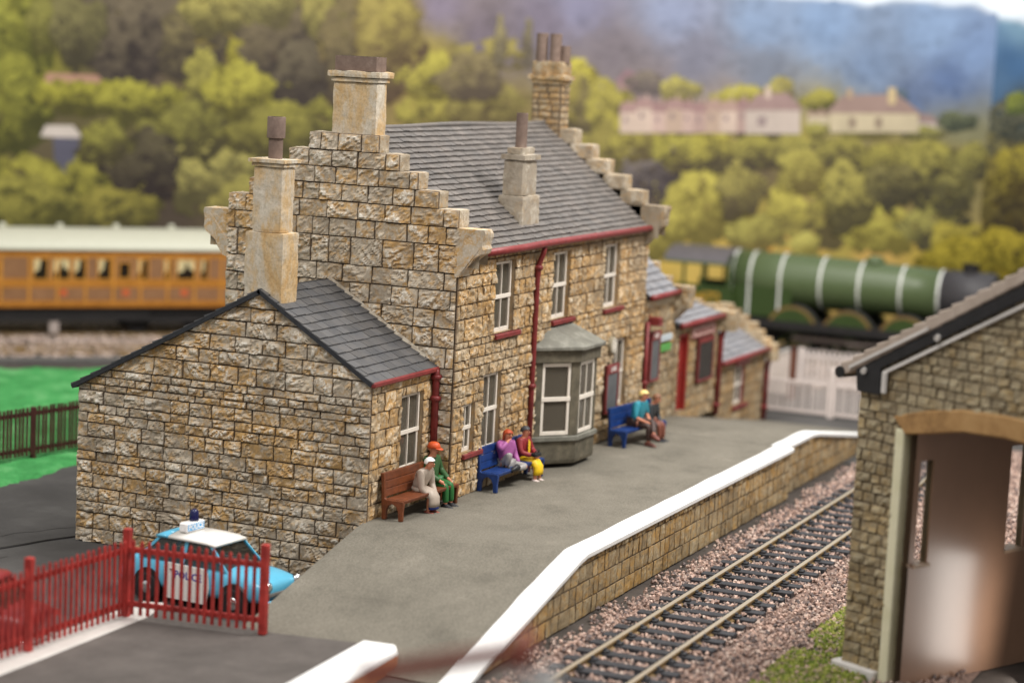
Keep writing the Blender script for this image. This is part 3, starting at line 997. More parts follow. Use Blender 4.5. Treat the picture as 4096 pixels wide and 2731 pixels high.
# cement fillet where the extension roof meets the house
mb = MB()
for (a, b) in (((2.86, .25, 3.2), (2.86, EXT_RIDGE[0], 4.72)),):
    mb.add([(2.93, a[1] - .1, a[2] - .02), (2.93, b[1], b[2]), (2.93, b[1], b[2] - .12), (2.93, a[1] - .1, a[2] - .16),
            (2.80, a[1] - .1, a[2] - .12), (2.80, b[1], b[2] - .1)], [(0, 1, 5, 4), (4, 5, 2, 3)])
mb.build('flashing', M['render_grey'], st)


def gutter(pts, r=.085, name='gutter'):
    mb = MB()
    mb.tube(pts, r, 10)
    return mb.build(name, M['red'], st, smooth=True)


def downpipe(pts, collars, r=.07, shoe=None):
    mb = MB()
    mb.tube(pts, r, 10)
    o = mb.build('drainpipe', M['red'], st, smooth=True)
    for (x, y, z) in collars:
        c = MB()
        c.tube([(x, y, z - .06), (x, y, z - .03), (x, y, z + .03), (x, y, z + .06)], [r * 1.15, r * 1.6, r * 1.6, r * 1.15], 10)
        c.build('collar', M['red'], o, smooth=True)
    return o


mb = MB()
mb.box(-.15, 3.0, -.19, -.075, 2.83, 2.95)
mb.build('gutter', M['red'], st, bevel=.03, )
downpipe([(2.86, -.13, 2.9), (2.90, -.13, 2.7), (2.90, -.13, .0)], [(2.9, -.13, 2.25), (2.9, -.13, 2.72)], .085)


def chimney_box(wall, fr, lvls, cell=.07, amp=.012):
    for (u0, u1, n0, n1, z0, z1) in lvls:
        rough_box(fr, u0, u1, n0, n1, z0, z1, wall, cell, amp, bright=wall.rng.uniform(.95, 1.05), ochre=.55)


def pot(chim, x, y, z0, z1, r, collar=False, mat='pot'):
    mb = MB()
    if collar:
        zc = z0 + (z1 - z0) * .5
        mb.tube([(x, y, z0), (x, y, zc), (x, y, zc + .01), (x, y, z1 - .02), (x, y, z1), (x, y, z1), (x, y, z1 - .25)],
                [r * .82, r * .82, r * 1.05, r * 1.05, r * 1.0, r * .72, r * .7], 18, caps=False)
    else:
        mb.tube([(x, y, z0), (x, y, z0 + .05), (x, y, z1 - .03), (x, y, z1), (x, y, z1), (x, y, z1 - .25)],
                [r * 1.08, r, r, r * .96, r * .72, r * .7], 18, caps=False)
    b = MB(); 
    o = mb.build('chimney_pot', M[mat], chim, smooth=True)
    d = o.modifiers.new('edge', 'EDGE_SPLIT'); d.split_angle = math.radians(45)
    return o


fx = Fr((0, 0, 0), (0, 1, 0), (1, 0, 0))     # u=Y, n=+X
w = Wall(51)
chimney_box(w, fx, [(2.15, 3.06, -.04, .64, 4.30, 5.83), (2.26, 2.95, .03, .57, 5.83, 7.2), (2.21, 3.00, -.01, .61, 7.2, 7.28), (2.16, 3.05, -.06, .66, 7.28, 7.37)])
ch = w.build('chimney', M['render'], st)
pot(ch, .31, 2.6, 7.34, 8.24, .185, True)

# ---- main house
GC, GW = 2.4, 2.9                         # gable centre and half width
steps = [(5.99, 3.40), (6.375, 2.87), (6.75, 2.37), (7.12, 1.85), (7.485, 1.38), (7.87, .87)]  # top of step, half width


def gable_lr(z):
    if z < 5.45: return GW
    for zt, hw in steps:
        if z < zt: return hw if zt > 5.995 else 3.05
    return .87


rows = courses(-1.34, 5.6, 9, (.34, .46), (2.6,))
w = Wall(61)
w.rough = .9
w.face(XN(3.0), rows, lambda z: GC - GW, lambda z: GC + GW, wr=(.45, .9), cell=.036, proud=.08)
prev = 5.6
for i, (zt, hw) in enumerate(steps):
    inner = hw if i else 2.95
    lo = prev if i else 5.6
    if inner > .1:
        w.face(XN(3.0), [lo, zt], lambda z: GC - inner, lambda z: GC + inner, wr=(.4, .8), cell=.045, proud=.075)
    prev = zt
w.build('gable_wall', M['stone_gable'], st)


def stepped_parapet(x0, x1, seed, mat, st_steps, gc, kneel=True, full=False, under=5.6):
    """coping blocks of a crow-stepped gable, x0..x1 thick"""
    w = Wall(seed)
    fr = Fr((0, 0, 0), (0, 1, 0), (1, 0, 0))
    prev = under
    for i, (zt, hw) in enumerate(st_steps):
        nxt = st_steps[i + 1][1] if i + 1 < len(st_steps) else 0
        for sg in (-1, 1):
            if nxt:
                a, b = gc + sg * (hw - .64 if i else 2.42), gc + sg * hw
                if i == 0 and kneel: pass
                rough_box(fr, min(a, b), max(a, b), x0 + .004, x1, prev + .004, zt, w, .05, .014) if i else None
            else:
                rough_box(fr, min(gc, gc + sg * hw) + .005, max(gc, gc + sg * hw) - .005, x0 + .004, x1, prev + .004, zt, w, .05, .014)
        # body behind
        w.quad([(x0 + .03, gc - hw + .03, prev - .45), (x0 + .03, gc + hw - .03, prev - .45), (x0 + .03, gc + hw - .03, zt - .02), (x0 + .03, gc - hw + .03, zt - .02)], (.2, .9, 1, .4))
        w.quad([(x1 - .02, gc - hw + .03, prev - .4), (x1 - .02, gc + hw - .03, prev - .4), (x1 - .02, gc + hw - .03, zt - .02), (x1 - .02, gc - hw + .03, zt - .02)], (.2, .9, 1, .4))
        prev = zt
    return w.build('parapet', mat, st)


stepped_parapet(3.0, 3.5, 62, M['coping'], steps, GC)
stepped_parapet(14.4, 14.95, 63, M['coping'], steps, GC)


def kneeler(x0, x1, sg, seed, gy, ztop, reach=.58, drop=1.05, mat='coping'):
    """corbelled kneeler stone with a hollow curved underside; gy is the wall face"""
    w = Wall(seed)
    prof = [(0, ztop), (reach, ztop), (reach + .02, ztop - .08), (reach, ztop - .42), (reach - .05, ztop - .52), (reach * .62, ztop - .66),
            (reach * .42, ztop - .80), (reach * .12, ztop - drop), (-.0, ztop - drop - .02), (-.06, ztop - drop), (-.06, ztop)]
    n = 5
    xs = np.linspace(x0, x1, n)
    pts = []
    dense = []
    for (a, b), (c, d) in zip(prof, prof[1:] + prof[:1]):
        k = max(1, int(math.hypot(c - a, d - b) / .07))
        dense += [(a + (c - a) * t / k, b + (d - b) * t / k) for t in range(k)]
    P = np.array([[(x, gy - sg * 0 + (-u if sg < 0 else u), z) for (u, z) in dense] for x in xs])
    j = (vn(P[..., 1] * 6 + P[..., 0] * 4, P[..., 2] * 6, seed) - .5) * .07
    P[..., 1] += j
    P[..., 0] += (vn(P[..., 1] * 7 + P[..., 0], P[..., 2] * 7, seed + 3) - .5) * .05
    m = len(dense)
    F = [(i * m + k, i * m + (k + 1) % m, (i + 1) * m + (k + 1) % m, (i + 1) * m + k) for i in range(n - 1) for k in range(m)]
    F += [tuple(range(m - 1, -1, -1)), tuple((n - 1) * m + k for k in range(m))]
    C = np.tile((.35, .95, 1, .44), (n * m, 1))
    w._add(P.reshape(-1, 3), F, C)
    return w.build('kneeler', M[mat], st)


kneeler(2.94, 3.42, -1, 64, GC - GW, 5.995, mat='stone_gable')
kneeler(2.94, 3.42, 1, 65, GC + GW, 5.995, mat='stone_gable')
kneeler(14.46, 14.95, -1, 66, GC - GW, 5.995)

# front wall of the house with its openings
H1 = [(4.95, 6.0, 3.5, 5.12), (8.33, 9.36, 3.5, 5.12), (11.75, 12.75, 3.48, 5.1),
      (3.5, 4.1, .97, 2.05), (4.53, 5.5, .84, 2.6), (12.66, 13.64, .81, 2.58), (8.1, 10.6, .6, 2.6)]
w = Wall(71)
w.rough = .9
w.face(YF(-.5), courses(0, 5.22, 12, (.27, .37), (2.7,)), lambda z: 2.95, lambda z: 14.9, holes=H1, wr=(.26, .58), cell=.038, proud=.07)
w.face(YF(-.5), [5.22, 5.34], lambda z: 3.5, lambda z: 14.4, wr=(.28, .34), cell=.06, proud=.06)
w.build('front_wall', M['stone_front'], st)
# plain backs and interior
mb = MB()
mb.add([(3.25, 5.3, -1.34), (14.9, 5.3, -1.34), (14.9, 5.3, 5.5), (3.25, 5.3, 5.5)], [(0, 1, 2, 3)])
mb.add([(14.9, -.5, 0), (14.9, 5.3, 0), (14.9, 5.3, 5.5), (14.9, -.5, 5.5)], [(0, 1, 2, 3)])
mb.add([(3.1, 2.2, 0), (14.7, 2.2, 0), (14.7, 2.2, 5.4), (3.1, 2.2, 5.4)], [(0, 1, 2, 3)])
mb.add([(7.4, -.3, 0), (7.4, 2.2, 0), (7.4, 2.2, 5.4), (7.4, -.3, 5.4)], [(0, 1, 2, 3)])
mb.add([(11.2, -.3, 0), (11.2, 2.2, 0), (11.2, 2.2, 5.4), (11.2, -.3, 5.4)], [(0, 1, 2, 3)])
mb.add([(.1, 2.2, 0), (3.0, 2.2, 0), (3.0, 2.2, 3.4), (.1, 2.2, 3.4)], [(0, 1, 2, 3)])
mb.build('inner_wall', M['inside'], st)
mb = MB()
mb.box(3.1, 14.6, -.28, 2.15, 3.0, 3.06); mb.box(3.1, 14.6, -.28, 2.15, .3, .36); mb.box(.1, 2.9, .22, 2.15, .3, .36)
mb.build('inner_floor', M['inside_floor'], st)
for (a, b, c, d) in H1[:3]:
    window(YF(-.5), a, b, c, d, mid=.5)
window(YF(-.5), *H1[3], mid=.5, sill_lap=(0, .40))
window(YF(-.5), *H1[4], mid=.53, sill=False)
window(YF(-.5), *H1[5], mid=.5, sill_lap=(-.1, .1))

# roof of the house
rise, run = 7.98 - 5.42, GC + .66
Lm = math.hypot(rise, run)
slates('roof', st, M['slate_main'], (3.42, -.68, 5.42), (1, 0, 0), (0, run + .02, rise), 11.06, Lm, 23, .27, 81, .05)
slates('roof', st, M['slate_main'], (3.42, GC + run, 5.42), (1, 0, 0), (0, -run - .02, rise), 11.06, Lm, 23, .5, 82, .05)
mb = MB()
xs = np.linspace(3.45, 14.45, 40)
mb.tube([(x, GC, 7.995 + .02 * math.sin(x * .9) - .03 * ((x - 9) / 6) ** 2 * 0) for x in xs], .06, 8)
mb.build('ridge', M['slate_main'], st, smooth=True)
gutter([(3.5, -.75, 5.42), (6, -.75, 5.41), (7.2, -.76, 5.43), (10, -.75, 5.42), (14.42, -.74, 5.40)], .085)
downpipe([(7.27, -.74, 5.42), (7.27, -.70, 5.2), (7.24, -.62, 4.95), (7.22, -.60, 4.6), (7.2, -.60, 2.2), (7.2, -.60, 0.0)], [(7.24, -.61, 4.85), (7.2, -.6, 2.05)], .065)
downpipe([(14.98, -.62, 2.85), (14.98, -.62, 0.0)], [(14.98, -.62, 1.2)], .06)
# hopper / lamp bracket on the corner
# chimneys of the house
w = Wall(52)
chimney_box(w, fx, [(1.68, 2.76, 3.05, 3.56, 7.70, 9.0), (1.63, 2.81, 3.0, 3.61, 9.0, 9.1), (1.57, 2.87, 2.94, 3.67, 9.1, 9.24)])
ch = w.build('chimney', M['render'], st)
mb = MB()
mb.box(1.72, 2.74, 3.06, 3.54, 9.24, 9.56, fx)
mb.box(1.80, 2.66, 3.13, 3.47, 9.561, 9.565, fx, mat=1)
mb.build('chimney_cap', [M['pot'], M['soot']], ch, bevel=.03, seg=2)
w = Wall(53)
z = 7.6
while z < 9.05:                            # small squared masonry
    h = w.rng.uniform(.15, .19)
    for (frm, a, b) in ((Fr((14.32, 0, 0), (0, 1, 0), (-1, 0, 0)), 1.97, 2.78), (Fr((0, 1.97, 0), (1, 0, 0), (0, -1, 0)), 14.32, 14.92)):
        u = a
        while u < b - .02:
            u2 = min(b, u + w.rng.uniform(.2, .42))
            if b - u2 < .08: u2 = b
            w.block(frm, [(u, z), (u2, z), (u2, z + h), (u, z + h)], .03, .07, .012)
            u = u2
    z += h
for (e, z0, z1) in ((.05, 9.05, 9.14), (.12, 9.14, 9.26), (.03, 9.26, 9.62)):
    rough_box(fx, 1.97 - e, 2.78 + e, 14.32 - e, 14.92 + e, z0, z1, w, .08, .02, ochre=.7)
ch = w.build('chimney', M['stone_far'], st)
pot(ch, 14.45, 2.62, 9.6, 10.36, .16)
pot(ch, 14.5, 2.25, 9.6, 10.36, .16)
pot(ch, 14.62, 2.0, 9.6, 10.05, .13)
# mid-slope chimney
w = Wall(54)
ff = Fr((0, 0, 0), (1, 0, 0), (0, 1, 0))
chimney_box(w, ff, [(6.96, 7.98, -.24, .40, 5.3, 6.50), (7.03, 7.88, -.17, .33, 6.50, 7.33), (6.97, 7.96, -.24, .40, 7.33, 7.46), (7.08, 7.84, -.12, .28, 7.46, 7.62)])
ch = w.build('chimney', M['render_grey'], st)
pot(ch, 7.44, .08, 7.6, 8.42, .135, mat='pot')

# ---- bay window
bay = [(7.5, -.56), (8.42, -1.30), (9.62, -1.30), (10.55, -.56)]


def bay_ring(z, e=0.0):
    c = np.array([9.02, -.5])
    out = []
    for x, y in bay:
        d = np.array((x, y)) - c
        k = 1 + e
        out.append((c[0] + d[0] * k, c[1] + d[1] * (1 + e * 1.6), z))
    return out


mb = MB()
mb.loft([bay_ring(.10, -.02), bay_ring(.2, .0), bay_ring(.66, .0)])
bw = mb.build('bay_window', M['bay_stone'], st, bevel=.02)
bw.data.update()
for (z0, z1, e, nm, mt) in ((.66, .78, .05, 'bay_sill', 'lead'), (2.56, 2.86, .05, 'bay_fascia', 'bay_stone')):
    mb = MB()
    mb.loft([bay_ring(z0, e), bay_ring(z1, e)])
    mb.build(nm, M[mt], bw, bevel=.015)
# lead roof
mb = MB()
ev = bay_ring(2.86, .13); ev2 = bay_ring(2.95, .13)
top = [(8.22, -.45, 3.34), (8.36, -.60, 3.32), (9.66, -.60, 3.32), (9.80, -.45, 3.34)]
mb.loft([ev, ev2, top])
mb.build('bay_roof', M['lead'], bw, bevel=.015)
for i in range(3):
    a, b = np.array(bay[i]), np.array(bay[i + 1])
    U = (b - a) / np.linalg.norm(b - a); L = np.linalg.norm(b - a)
    N = np.array((U[1], -U[0]))
    fr = Fr((*a, 0), (*U, 0), (*N, 0))
    pj = MB()
    t = .20 if i != 1 else .13
    pj.box(0, t, -.12, -.01, .78, 2.56, fr); pj.box(L - t, L, -.12, -.01, .78, 2.56, fr)
    pj.build('bay_post', M['bay_stone'], bw, bevel=.01)
    f = MB()
    u0, u1, z0, z1 = t, L - t, .80, 2.54
    zm = (z0 + z1) / 2
    for (p, q, r, s_) in ((u0, u0 + .075, z0, z1), (u1 - .075, u1, z0, z1), (u0 + .075, u1 - .075, z0, z0 + .09), (u0 + .075, u1 - .075, z1 - .09, z1), (u0 - .01, u1 + .005, zm - .05, zm + .05)):
        f.box(p, q, -.09, -.03 + (.02 if p < u0 else 0), r, s_, fr)
    if i == 1:
        f.box((u0 + u1) / 2 - .016, (u0 + u1) / 2 + .016, -.085, -.035, z0 + .09, z1 - .09, fr)
    f.build('sash', M['white_frame'], bw, bevel=.006)
    g = MB()
    g.box(u0 + .02, u1 - .02, -.075, -.068, z0 + .02, z1 - .02, fr)
    g.build('pane', M['glass'], bw)

# ---- the lower rooms beyond
w = Wall(72); w.rough = .8
w.face(YF(-.5), courses(-.1, 3.5, 14, (.3, .4)), lambda z: 14.95, lambda z: 17.45, wr=(.3, .6), cell=.07, proud=.06)
w.face(YF(-.5), courses(-.4, 2.5, 15, (.3, .42)), lambda z: 17.5, lambda z: 21.5, holes=[(17.9, 18.75, -.02, 2.2)], wr=(.35, .7), cell=.07, proud=.055)
w.face(YF(-.5), courses(-1.34, 1.02, 16, (.28, .42)), lambda z: 21.5, lambda z: 26.3, holes=[(23.2, 24.3, -.5, .68)], wr=(.35, .8), cell=.07, proud=.055)
w.build('front_wall', M['stone_far'], st)
mb = MB()
for (x0, x1, zt, pk) in ((14.95, 17.45, 3.5, 6.2), (17.5, 21.5, 2.5, 3.3), (21.5, 26.3, 1.0, 2.1)):
    mb.add([(x1, -.5, -1.34), (x1, 3.2, -1.34), (x1, 3.2, pk), (x1, 2.2, pk), (x1, -.5, zt)], [(0, 1, 2, 3, 4)])
    mb.add([(x0, 3.2, -1.34), (x1, 3.2, -1.34), (x1, 3.2, pk), (x0, 3.2, pk)], [(0, 1, 2, 3)])
mb.build('back_wall', M['stone_far'], st)


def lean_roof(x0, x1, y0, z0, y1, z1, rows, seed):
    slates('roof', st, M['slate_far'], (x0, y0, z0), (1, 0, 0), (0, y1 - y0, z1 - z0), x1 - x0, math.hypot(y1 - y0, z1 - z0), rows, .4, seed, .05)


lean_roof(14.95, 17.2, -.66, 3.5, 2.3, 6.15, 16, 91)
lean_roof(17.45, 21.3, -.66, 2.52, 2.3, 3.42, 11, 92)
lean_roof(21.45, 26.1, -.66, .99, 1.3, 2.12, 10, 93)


def far_steps(x0, x1, pts, seed, base):
    """coping steps of a far parapet: pts = (outer y, top z), from the eave upward"""
    w = Wall(seed)
    fr = Fr((0, 0, 0), (0, 1, 0), (1, 0, 0))
    for i, (y, zt) in enumerate(pts):
        y2 = pts[i + 1][0] + .02 if i + 1 < len(pts) else y + .6
        rough_box(fr, y, y2, x0, x1, max(base, zt - .62), zt, w, .09, .02)
    return w.build('parapet', M['stone_far'], st)


far_steps(17.15, 17.6, [(-1.0, 3.66), (-.75, 3.67), (-.36, 3.9), (.04, 4.26), (.44, 4.62), (.84, 5.0), (1.24, 5.36), (1.64, 5.7)], 94, 2.9)
far_steps(21.25, 21.65, [(-1.05, 2.6), (-.74, 2.63), (-.38, 2.77), (.06, 2.87), (.5, 3.02), (.95, 3.2), (1.4, 3.36)], 95, 2.0)
far_steps(26.05, 26.5, [(-.95, 1.15), (-.71, 1.31), (-.46, 1.54), (-.22, 1.75), (.09, 1.96), (.36, 2.13), (.62, 2.29), (1.05, 2.05)], 96, .6)
kneeler(17.15, 17.6, -1, 97, -.5, 3.66, .5, .95)
gutter([(14.95, -.72, 3.5), (17.15, -.72, 3.5)], .08)
gutter([(17.5, -.72, 2.5), (21.25, -.74, 2.48)], .08)
gutter([(21.5, -.72, 1.0), (26.2, -.74, .98)], .08)
mb = MB(); mb.box(14.98, 17.15, -.62, -.5, 3.22, 3.42); mb.build('eave_course', M['stone_far'], st, bevel=.02)
downpipe([(21.3, -.73, 2.5), (21.48, -.73, 2.38), (21.48, -.70, 2.1), (21.4, -.63, 1.8), (21.38, -.6, -.5)], [(21.38, -.6, -.2)], .085)
downpipe([(26.2, -.73, .98), (26.35, -.73, .85), (26.33, -.62, .4), (26.3, -.6, -1.3)], [(26.3, -.6, -.9)], .085)
# door
mb = MB()
mb.box(17.9, 18.75, -.20, -.12, -.02, 2.2, YF(-.5)); mb.box(17.9, 17.98, -.12, .02, -.02, 2.2, YF(-.5)); mb.box(18.67, 18.75, -.12, .02, -.02, 2.2, YF(-.5)); mb.box(17.98, 18.67, -.12, .02, 2.1, 2.2, YF(-.5))
mb.box(18.08, 18.30, -.12, -.095, .2, .95, YF(-.5)); mb.box(18.36, 18.58, -.12, -.095, .2, .95, YF(-.5)); mb.box(18.08, 18.30, -.12, -.095, 1.1, 1.95, YF(-.5)); mb.box(18.36, 18.58, -.12, -.095, 1.1, 1.95, YF(-.5))
dr = mb.build('door', M['red_door'], st, bevel=.01)
mb = MB(); mb.tube([(18.6, -.42, 1.0), (18.6, -.36, 1.0)], .03, 8); mb.build('handle', M['chrome'], dr)
window(YF(-.5), 23.2, 24.25, -.5, .68, mid=.5, bar=True, sill_lap=(-.05, .3), lintel=True)
mb = MB(); mb.box(24.2, 24.3, -.15, .02, -.5, .68, YF(-.5)); mb.build('reveal', M['red'], st)

# ================================================================== THINGS ON THE WALL
def notice(x0, x1, z0, z1, label, title, y=-.62, board=(.115, .12, .125), head=.24, group='notice boards on the station wall'):
    t = thing('notice_board', label, 'notice board', ((x0 + x1) / 2, y, z0), 0, group)
    w2, h = (x1 - x0) / 2, z1 - z0
    fr = Fr((0, 0, 0), (1, 0, 0), (0, -1, 0))
    mb = MB()
    mb.box(-w2, w2, -.04, .03, 0, h, fr)
    mb.build('backboard', sub('board_wood', (.10, .022, .018), rough=.6), t, bevel=.008)
    mb = MB()
    mb.box(-w2, -w2 + .07, .03, .06, 0, h - head, fr); mb.box(w2 - .07, w2, .03, .06, 0, h - head, fr); mb.box(-w2 + .07, w2 - .07, .03, .06, 0, .07, fr)
    mb.build('frame', M['red'], t, bevel=.008)
    mb = MB()
    mb.box(-w2 + .07, w2 - .07, .03, .042, .07, h - head, fr)
    mb.build('panel', sub('slate_panel_%d' % int(board[0] * 1000), board, rough=.55, var=.25, scale=2.5), t)
    mb = MB()
    mb.box(-w2, w2, .03, .065, h - head, h, fr)
    hd = mb.build('header', M['red'], t, bevel=.01)
    if title:
        mb = MB()
        lettering(mb, title, .17, fr, 0, .0685, h - head / 2, bold=.006)
        mb.build('lettering', sub('sign_white', (.78, .70, .66), rough=.6), hd)
    return t


notice(11.98, 12.84, .74, 2.0, 'maroon headed notice board between the bay window and the ground floor window', 'LNER')
notice(15.2, 15.95, 1.18, 2.55, 'tall maroon headed notice board beside the small white and green signs', 'LNER')
notice(19.35, 20.7, .68, 1.95, 'dark chalkboard like notice board under the red and white name sign', None, -.60, (.035, .03, .027), .14)


def plaque(name, x0, x1, z0, z1, label, mat, cat, text=None, tmat=None, size=.2, y=-.60, border=None):
    t = thing(name, label, cat, ((x0 + x1) / 2, y, z0))
    w2, h = (x1 - x0) / 2, z1 - z0
    fr = Fr((0, 0, 0), (1, 0, 0), (0, -1, 0))
    mb = MB(); mb.box(-w2, w2, -.05, .02, 0, h, fr)
    mb.build('plate', mat, t, bevel=.008)
    if border:
        mb = MB()
        for (a, b, c, d) in ((-w2, w2, 0, .04), (-w2, w2, h - .04, h), (-w2, -w2 + .05, .04, h - .04), (w2 - .05, w2, .04, h - .04)):
            mb.box(a, b, .02, .03, c, d, fr)
        mb.build('border', border, t)
    if text:
        mb = MB(); lettering(mb, text, size, fr, 0, .0235, h / 2, bold=.008)
        mb.build('lettering', tmat, t)
    return t


plaque('wall_sign', 16.05, 17.05, 2.19, 2.36, 'small pale blue sign above the green one', sub('sign_pale', (.55, .62, .66), rough=.4), 'sign', y=-.6)
plaque('wall_sign', 16.15, 16.98, 1.90, 2.10, 'small green sign below the pale blue one', sub('sign_green', (.10, .36, .08), rough=.4), 'sign', y=-.6)
plaque('name_sign', 18.82, 20.84, 2.0, 2.34, 'long red lettered cream sign over the dark notice board', sub('sign_cream', (.55, .36, .32), rough=.5), 'sign',
       'WAITING ROOM', M['red'], .21, -.60, M['red'])
t = thing('wall_lamp', 'small maroon hanging sign bracket high on the wall beside the house corner', 'wall bracket', (15.2, -.58, 2.75))
mb = MB(); mb.box(-.16, .16, -.35, .0, 0, .06); mb.box(-.14, .14, -.33, -.02, .06, .22); mb.build('hood', M['red'], t, bevel=.015)
mb = MB(); mb.box(-.03, .03, -.02, .02, -.12, .28); mb.build('bracket', M['red'], t)
# clock
t = thing('wall_clock', 'round cream wall clock projecting beside the bay window', 'clock', (12.42, -.58, 2.49))
mb = MB(); mb.tube([(0, .03, 0), (0, -.06, 0), (0, -.085, 0)], [.225, .225, .19], 28)
mb.build('case', sub('clock_case', (.32, .28, .2), rough=.4), t, smooth=False)
mb = MB(); mb.tube([(0, -.086, 0), (0, -.089, 0)], [.185, .185], 28); mb.build('dial', sub('clock_dial', (.78, .72, .62), rough=.4), t)
mb = MB()
fr = Fr((0, 0, 0), (1, 0, 0), (0, -1, 0))
for k in range(12):
    a = k * math.pi / 6
    mb.box(.145 * math.sin(a) - .011, .145 * math.sin(a) + .011, .0895, .091, .145 * math.cos(a) - .02, .145 * math.cos(a) + .02, fr)
mb.build('hour_marks', M['black'], t)
mb = MB()
mb.add([fr.p(-.012, .0925, -.02), fr.p(.012, .0925, -.02), fr.p(.085, .0925, .085), fr.p(.07, .0925, .095)], [(0, 1, 2, 3)])
mb.add([fr.p(-.01, .0925, .02), fr.p(.0, .0925, -.03), fr.p(.02, .0925, -.13), fr.p(-.005, .0925, -.13)], [(0, 1, 2, 3)])
mb.build('hands', M['black'], t)

# ================================================================== BENCHES
def bench(label, mat, loc, rz, L):
    t = thing('bench', label, 'bench', loc, rz)
    # local: x along the bench, -y is the front
    fr = lambda x: Fr((x, 0, 0), (0, -1, 0), (1, 0, 0))
    prof = [(0, 0), (.09, 0), (.105, .2), (.15, .30), (.24, .35), (.34, .30), (.385, .2), (.40, 0), (.49, 0), (.49, .2), (.51, .36), (.50, .43), (.10, .43), (.06, .45), (.02, .98), (-.04, .97), (-.02, .42), (-.005, .2)]
    for x0 in (0, L - .09):
        mb = MB(); mb.prism(prof, x0, x0 + .09, fr(0))
        mb.build('end_frame', mat, t, bevel=.014, seg=2)
    mb = MB()
    for k in range(4):
        y0 = .07 + k * .112
        mb.box(.05, L - .05, y0, y0 + .104, .40, .445, Fr((0, 0, 0), (1, 0, 0), (0, -1, 0)))
    mb.box(.05, L - .05, .06, .50, .37, .40, Fr((0, 0, 0), (1, 0, 0), (0, -1, 0)))
    mb.build('seat', mat, t, bevel=.008)
    mb = MB()
    for k in range(3):
        z0, z1 = .47 + k * .165, .47 + k * .165 + .155
        a0, a1 = .055 - .08 * (z0 - .45) / .53, .055 - .08 * (z1 - .45) / .53
        mb.add([(x, -(a + d), z) for x in (.04, L - .04) for (a, z) in ((a0, z0), (a1, z1)) for d in (0, -.045)],
               [(0, 1, 3, 2), (4, 6, 7, 5), (0, 4, 5, 1), (2, 3, 7, 6), (0, 2, 6, 4), (1, 5, 7, 3)])
    mb.add([(x, -(a + d), z) for x in (.04, L - .04) for (a, z) in ((.03, .46), (-.035, .96)) for d in (-.02, -.05)],
           [(0, 1, 3, 2), (4, 6, 7, 5), (0, 4, 5, 1), (2, 3, 7, 6), (0, 2, 6, 4), (1, 5, 7, 3)])
    mb.build('backrest', mat, t, bevel=.008)
    return t


bench('brown slatted bench with arched legs nearest the gable corner', M['bench_brown'], (.42, -.17, 0), -.05, 2.5)
bench('blue bench with the purple sweater sitter, left of the bay window', M['bench_blue'], (4.36, -.57, .0), -.02, 2.6)
bench('blue bench with the blond sitter, right of the bay window', M['bench_blue'], (11.62, -.92, .0), -.10, 2.4)


# ================================================================== PEOPLE
def skin_obj(name, verts, edges, parent, mat, roots=(0,), sub_=2):
    """verts: [(co, radius)]; a Skin + Subdivision body from a joint skeleton"""
    me = bpy.data.meshes.new(name)
    me.from_pydata([v[0] for v in verts], edges, [])
    me.materials.append(mat)
    o = bpy.data.objects.new(name, me)
    COL.objects.link(o)
    o.parent = parent
    md = o.modifiers.new('skin', 'SKIN')
    md.use_smooth_shade = True
    sv = me.skin_vertices[0].data
    for i, (_, r) in enumerate(verts):
        r = r if isinstance(r, tuple) else (r, r)
        sv[i].radius = r
        sv[i].use_root = i in roots
    sb = o.modifiers.new('subdivision', 'SUBSURF')
    sb.levels = sub_; sb.render_levels = sub_
    return o


def V(*a): return np.array(a, float)


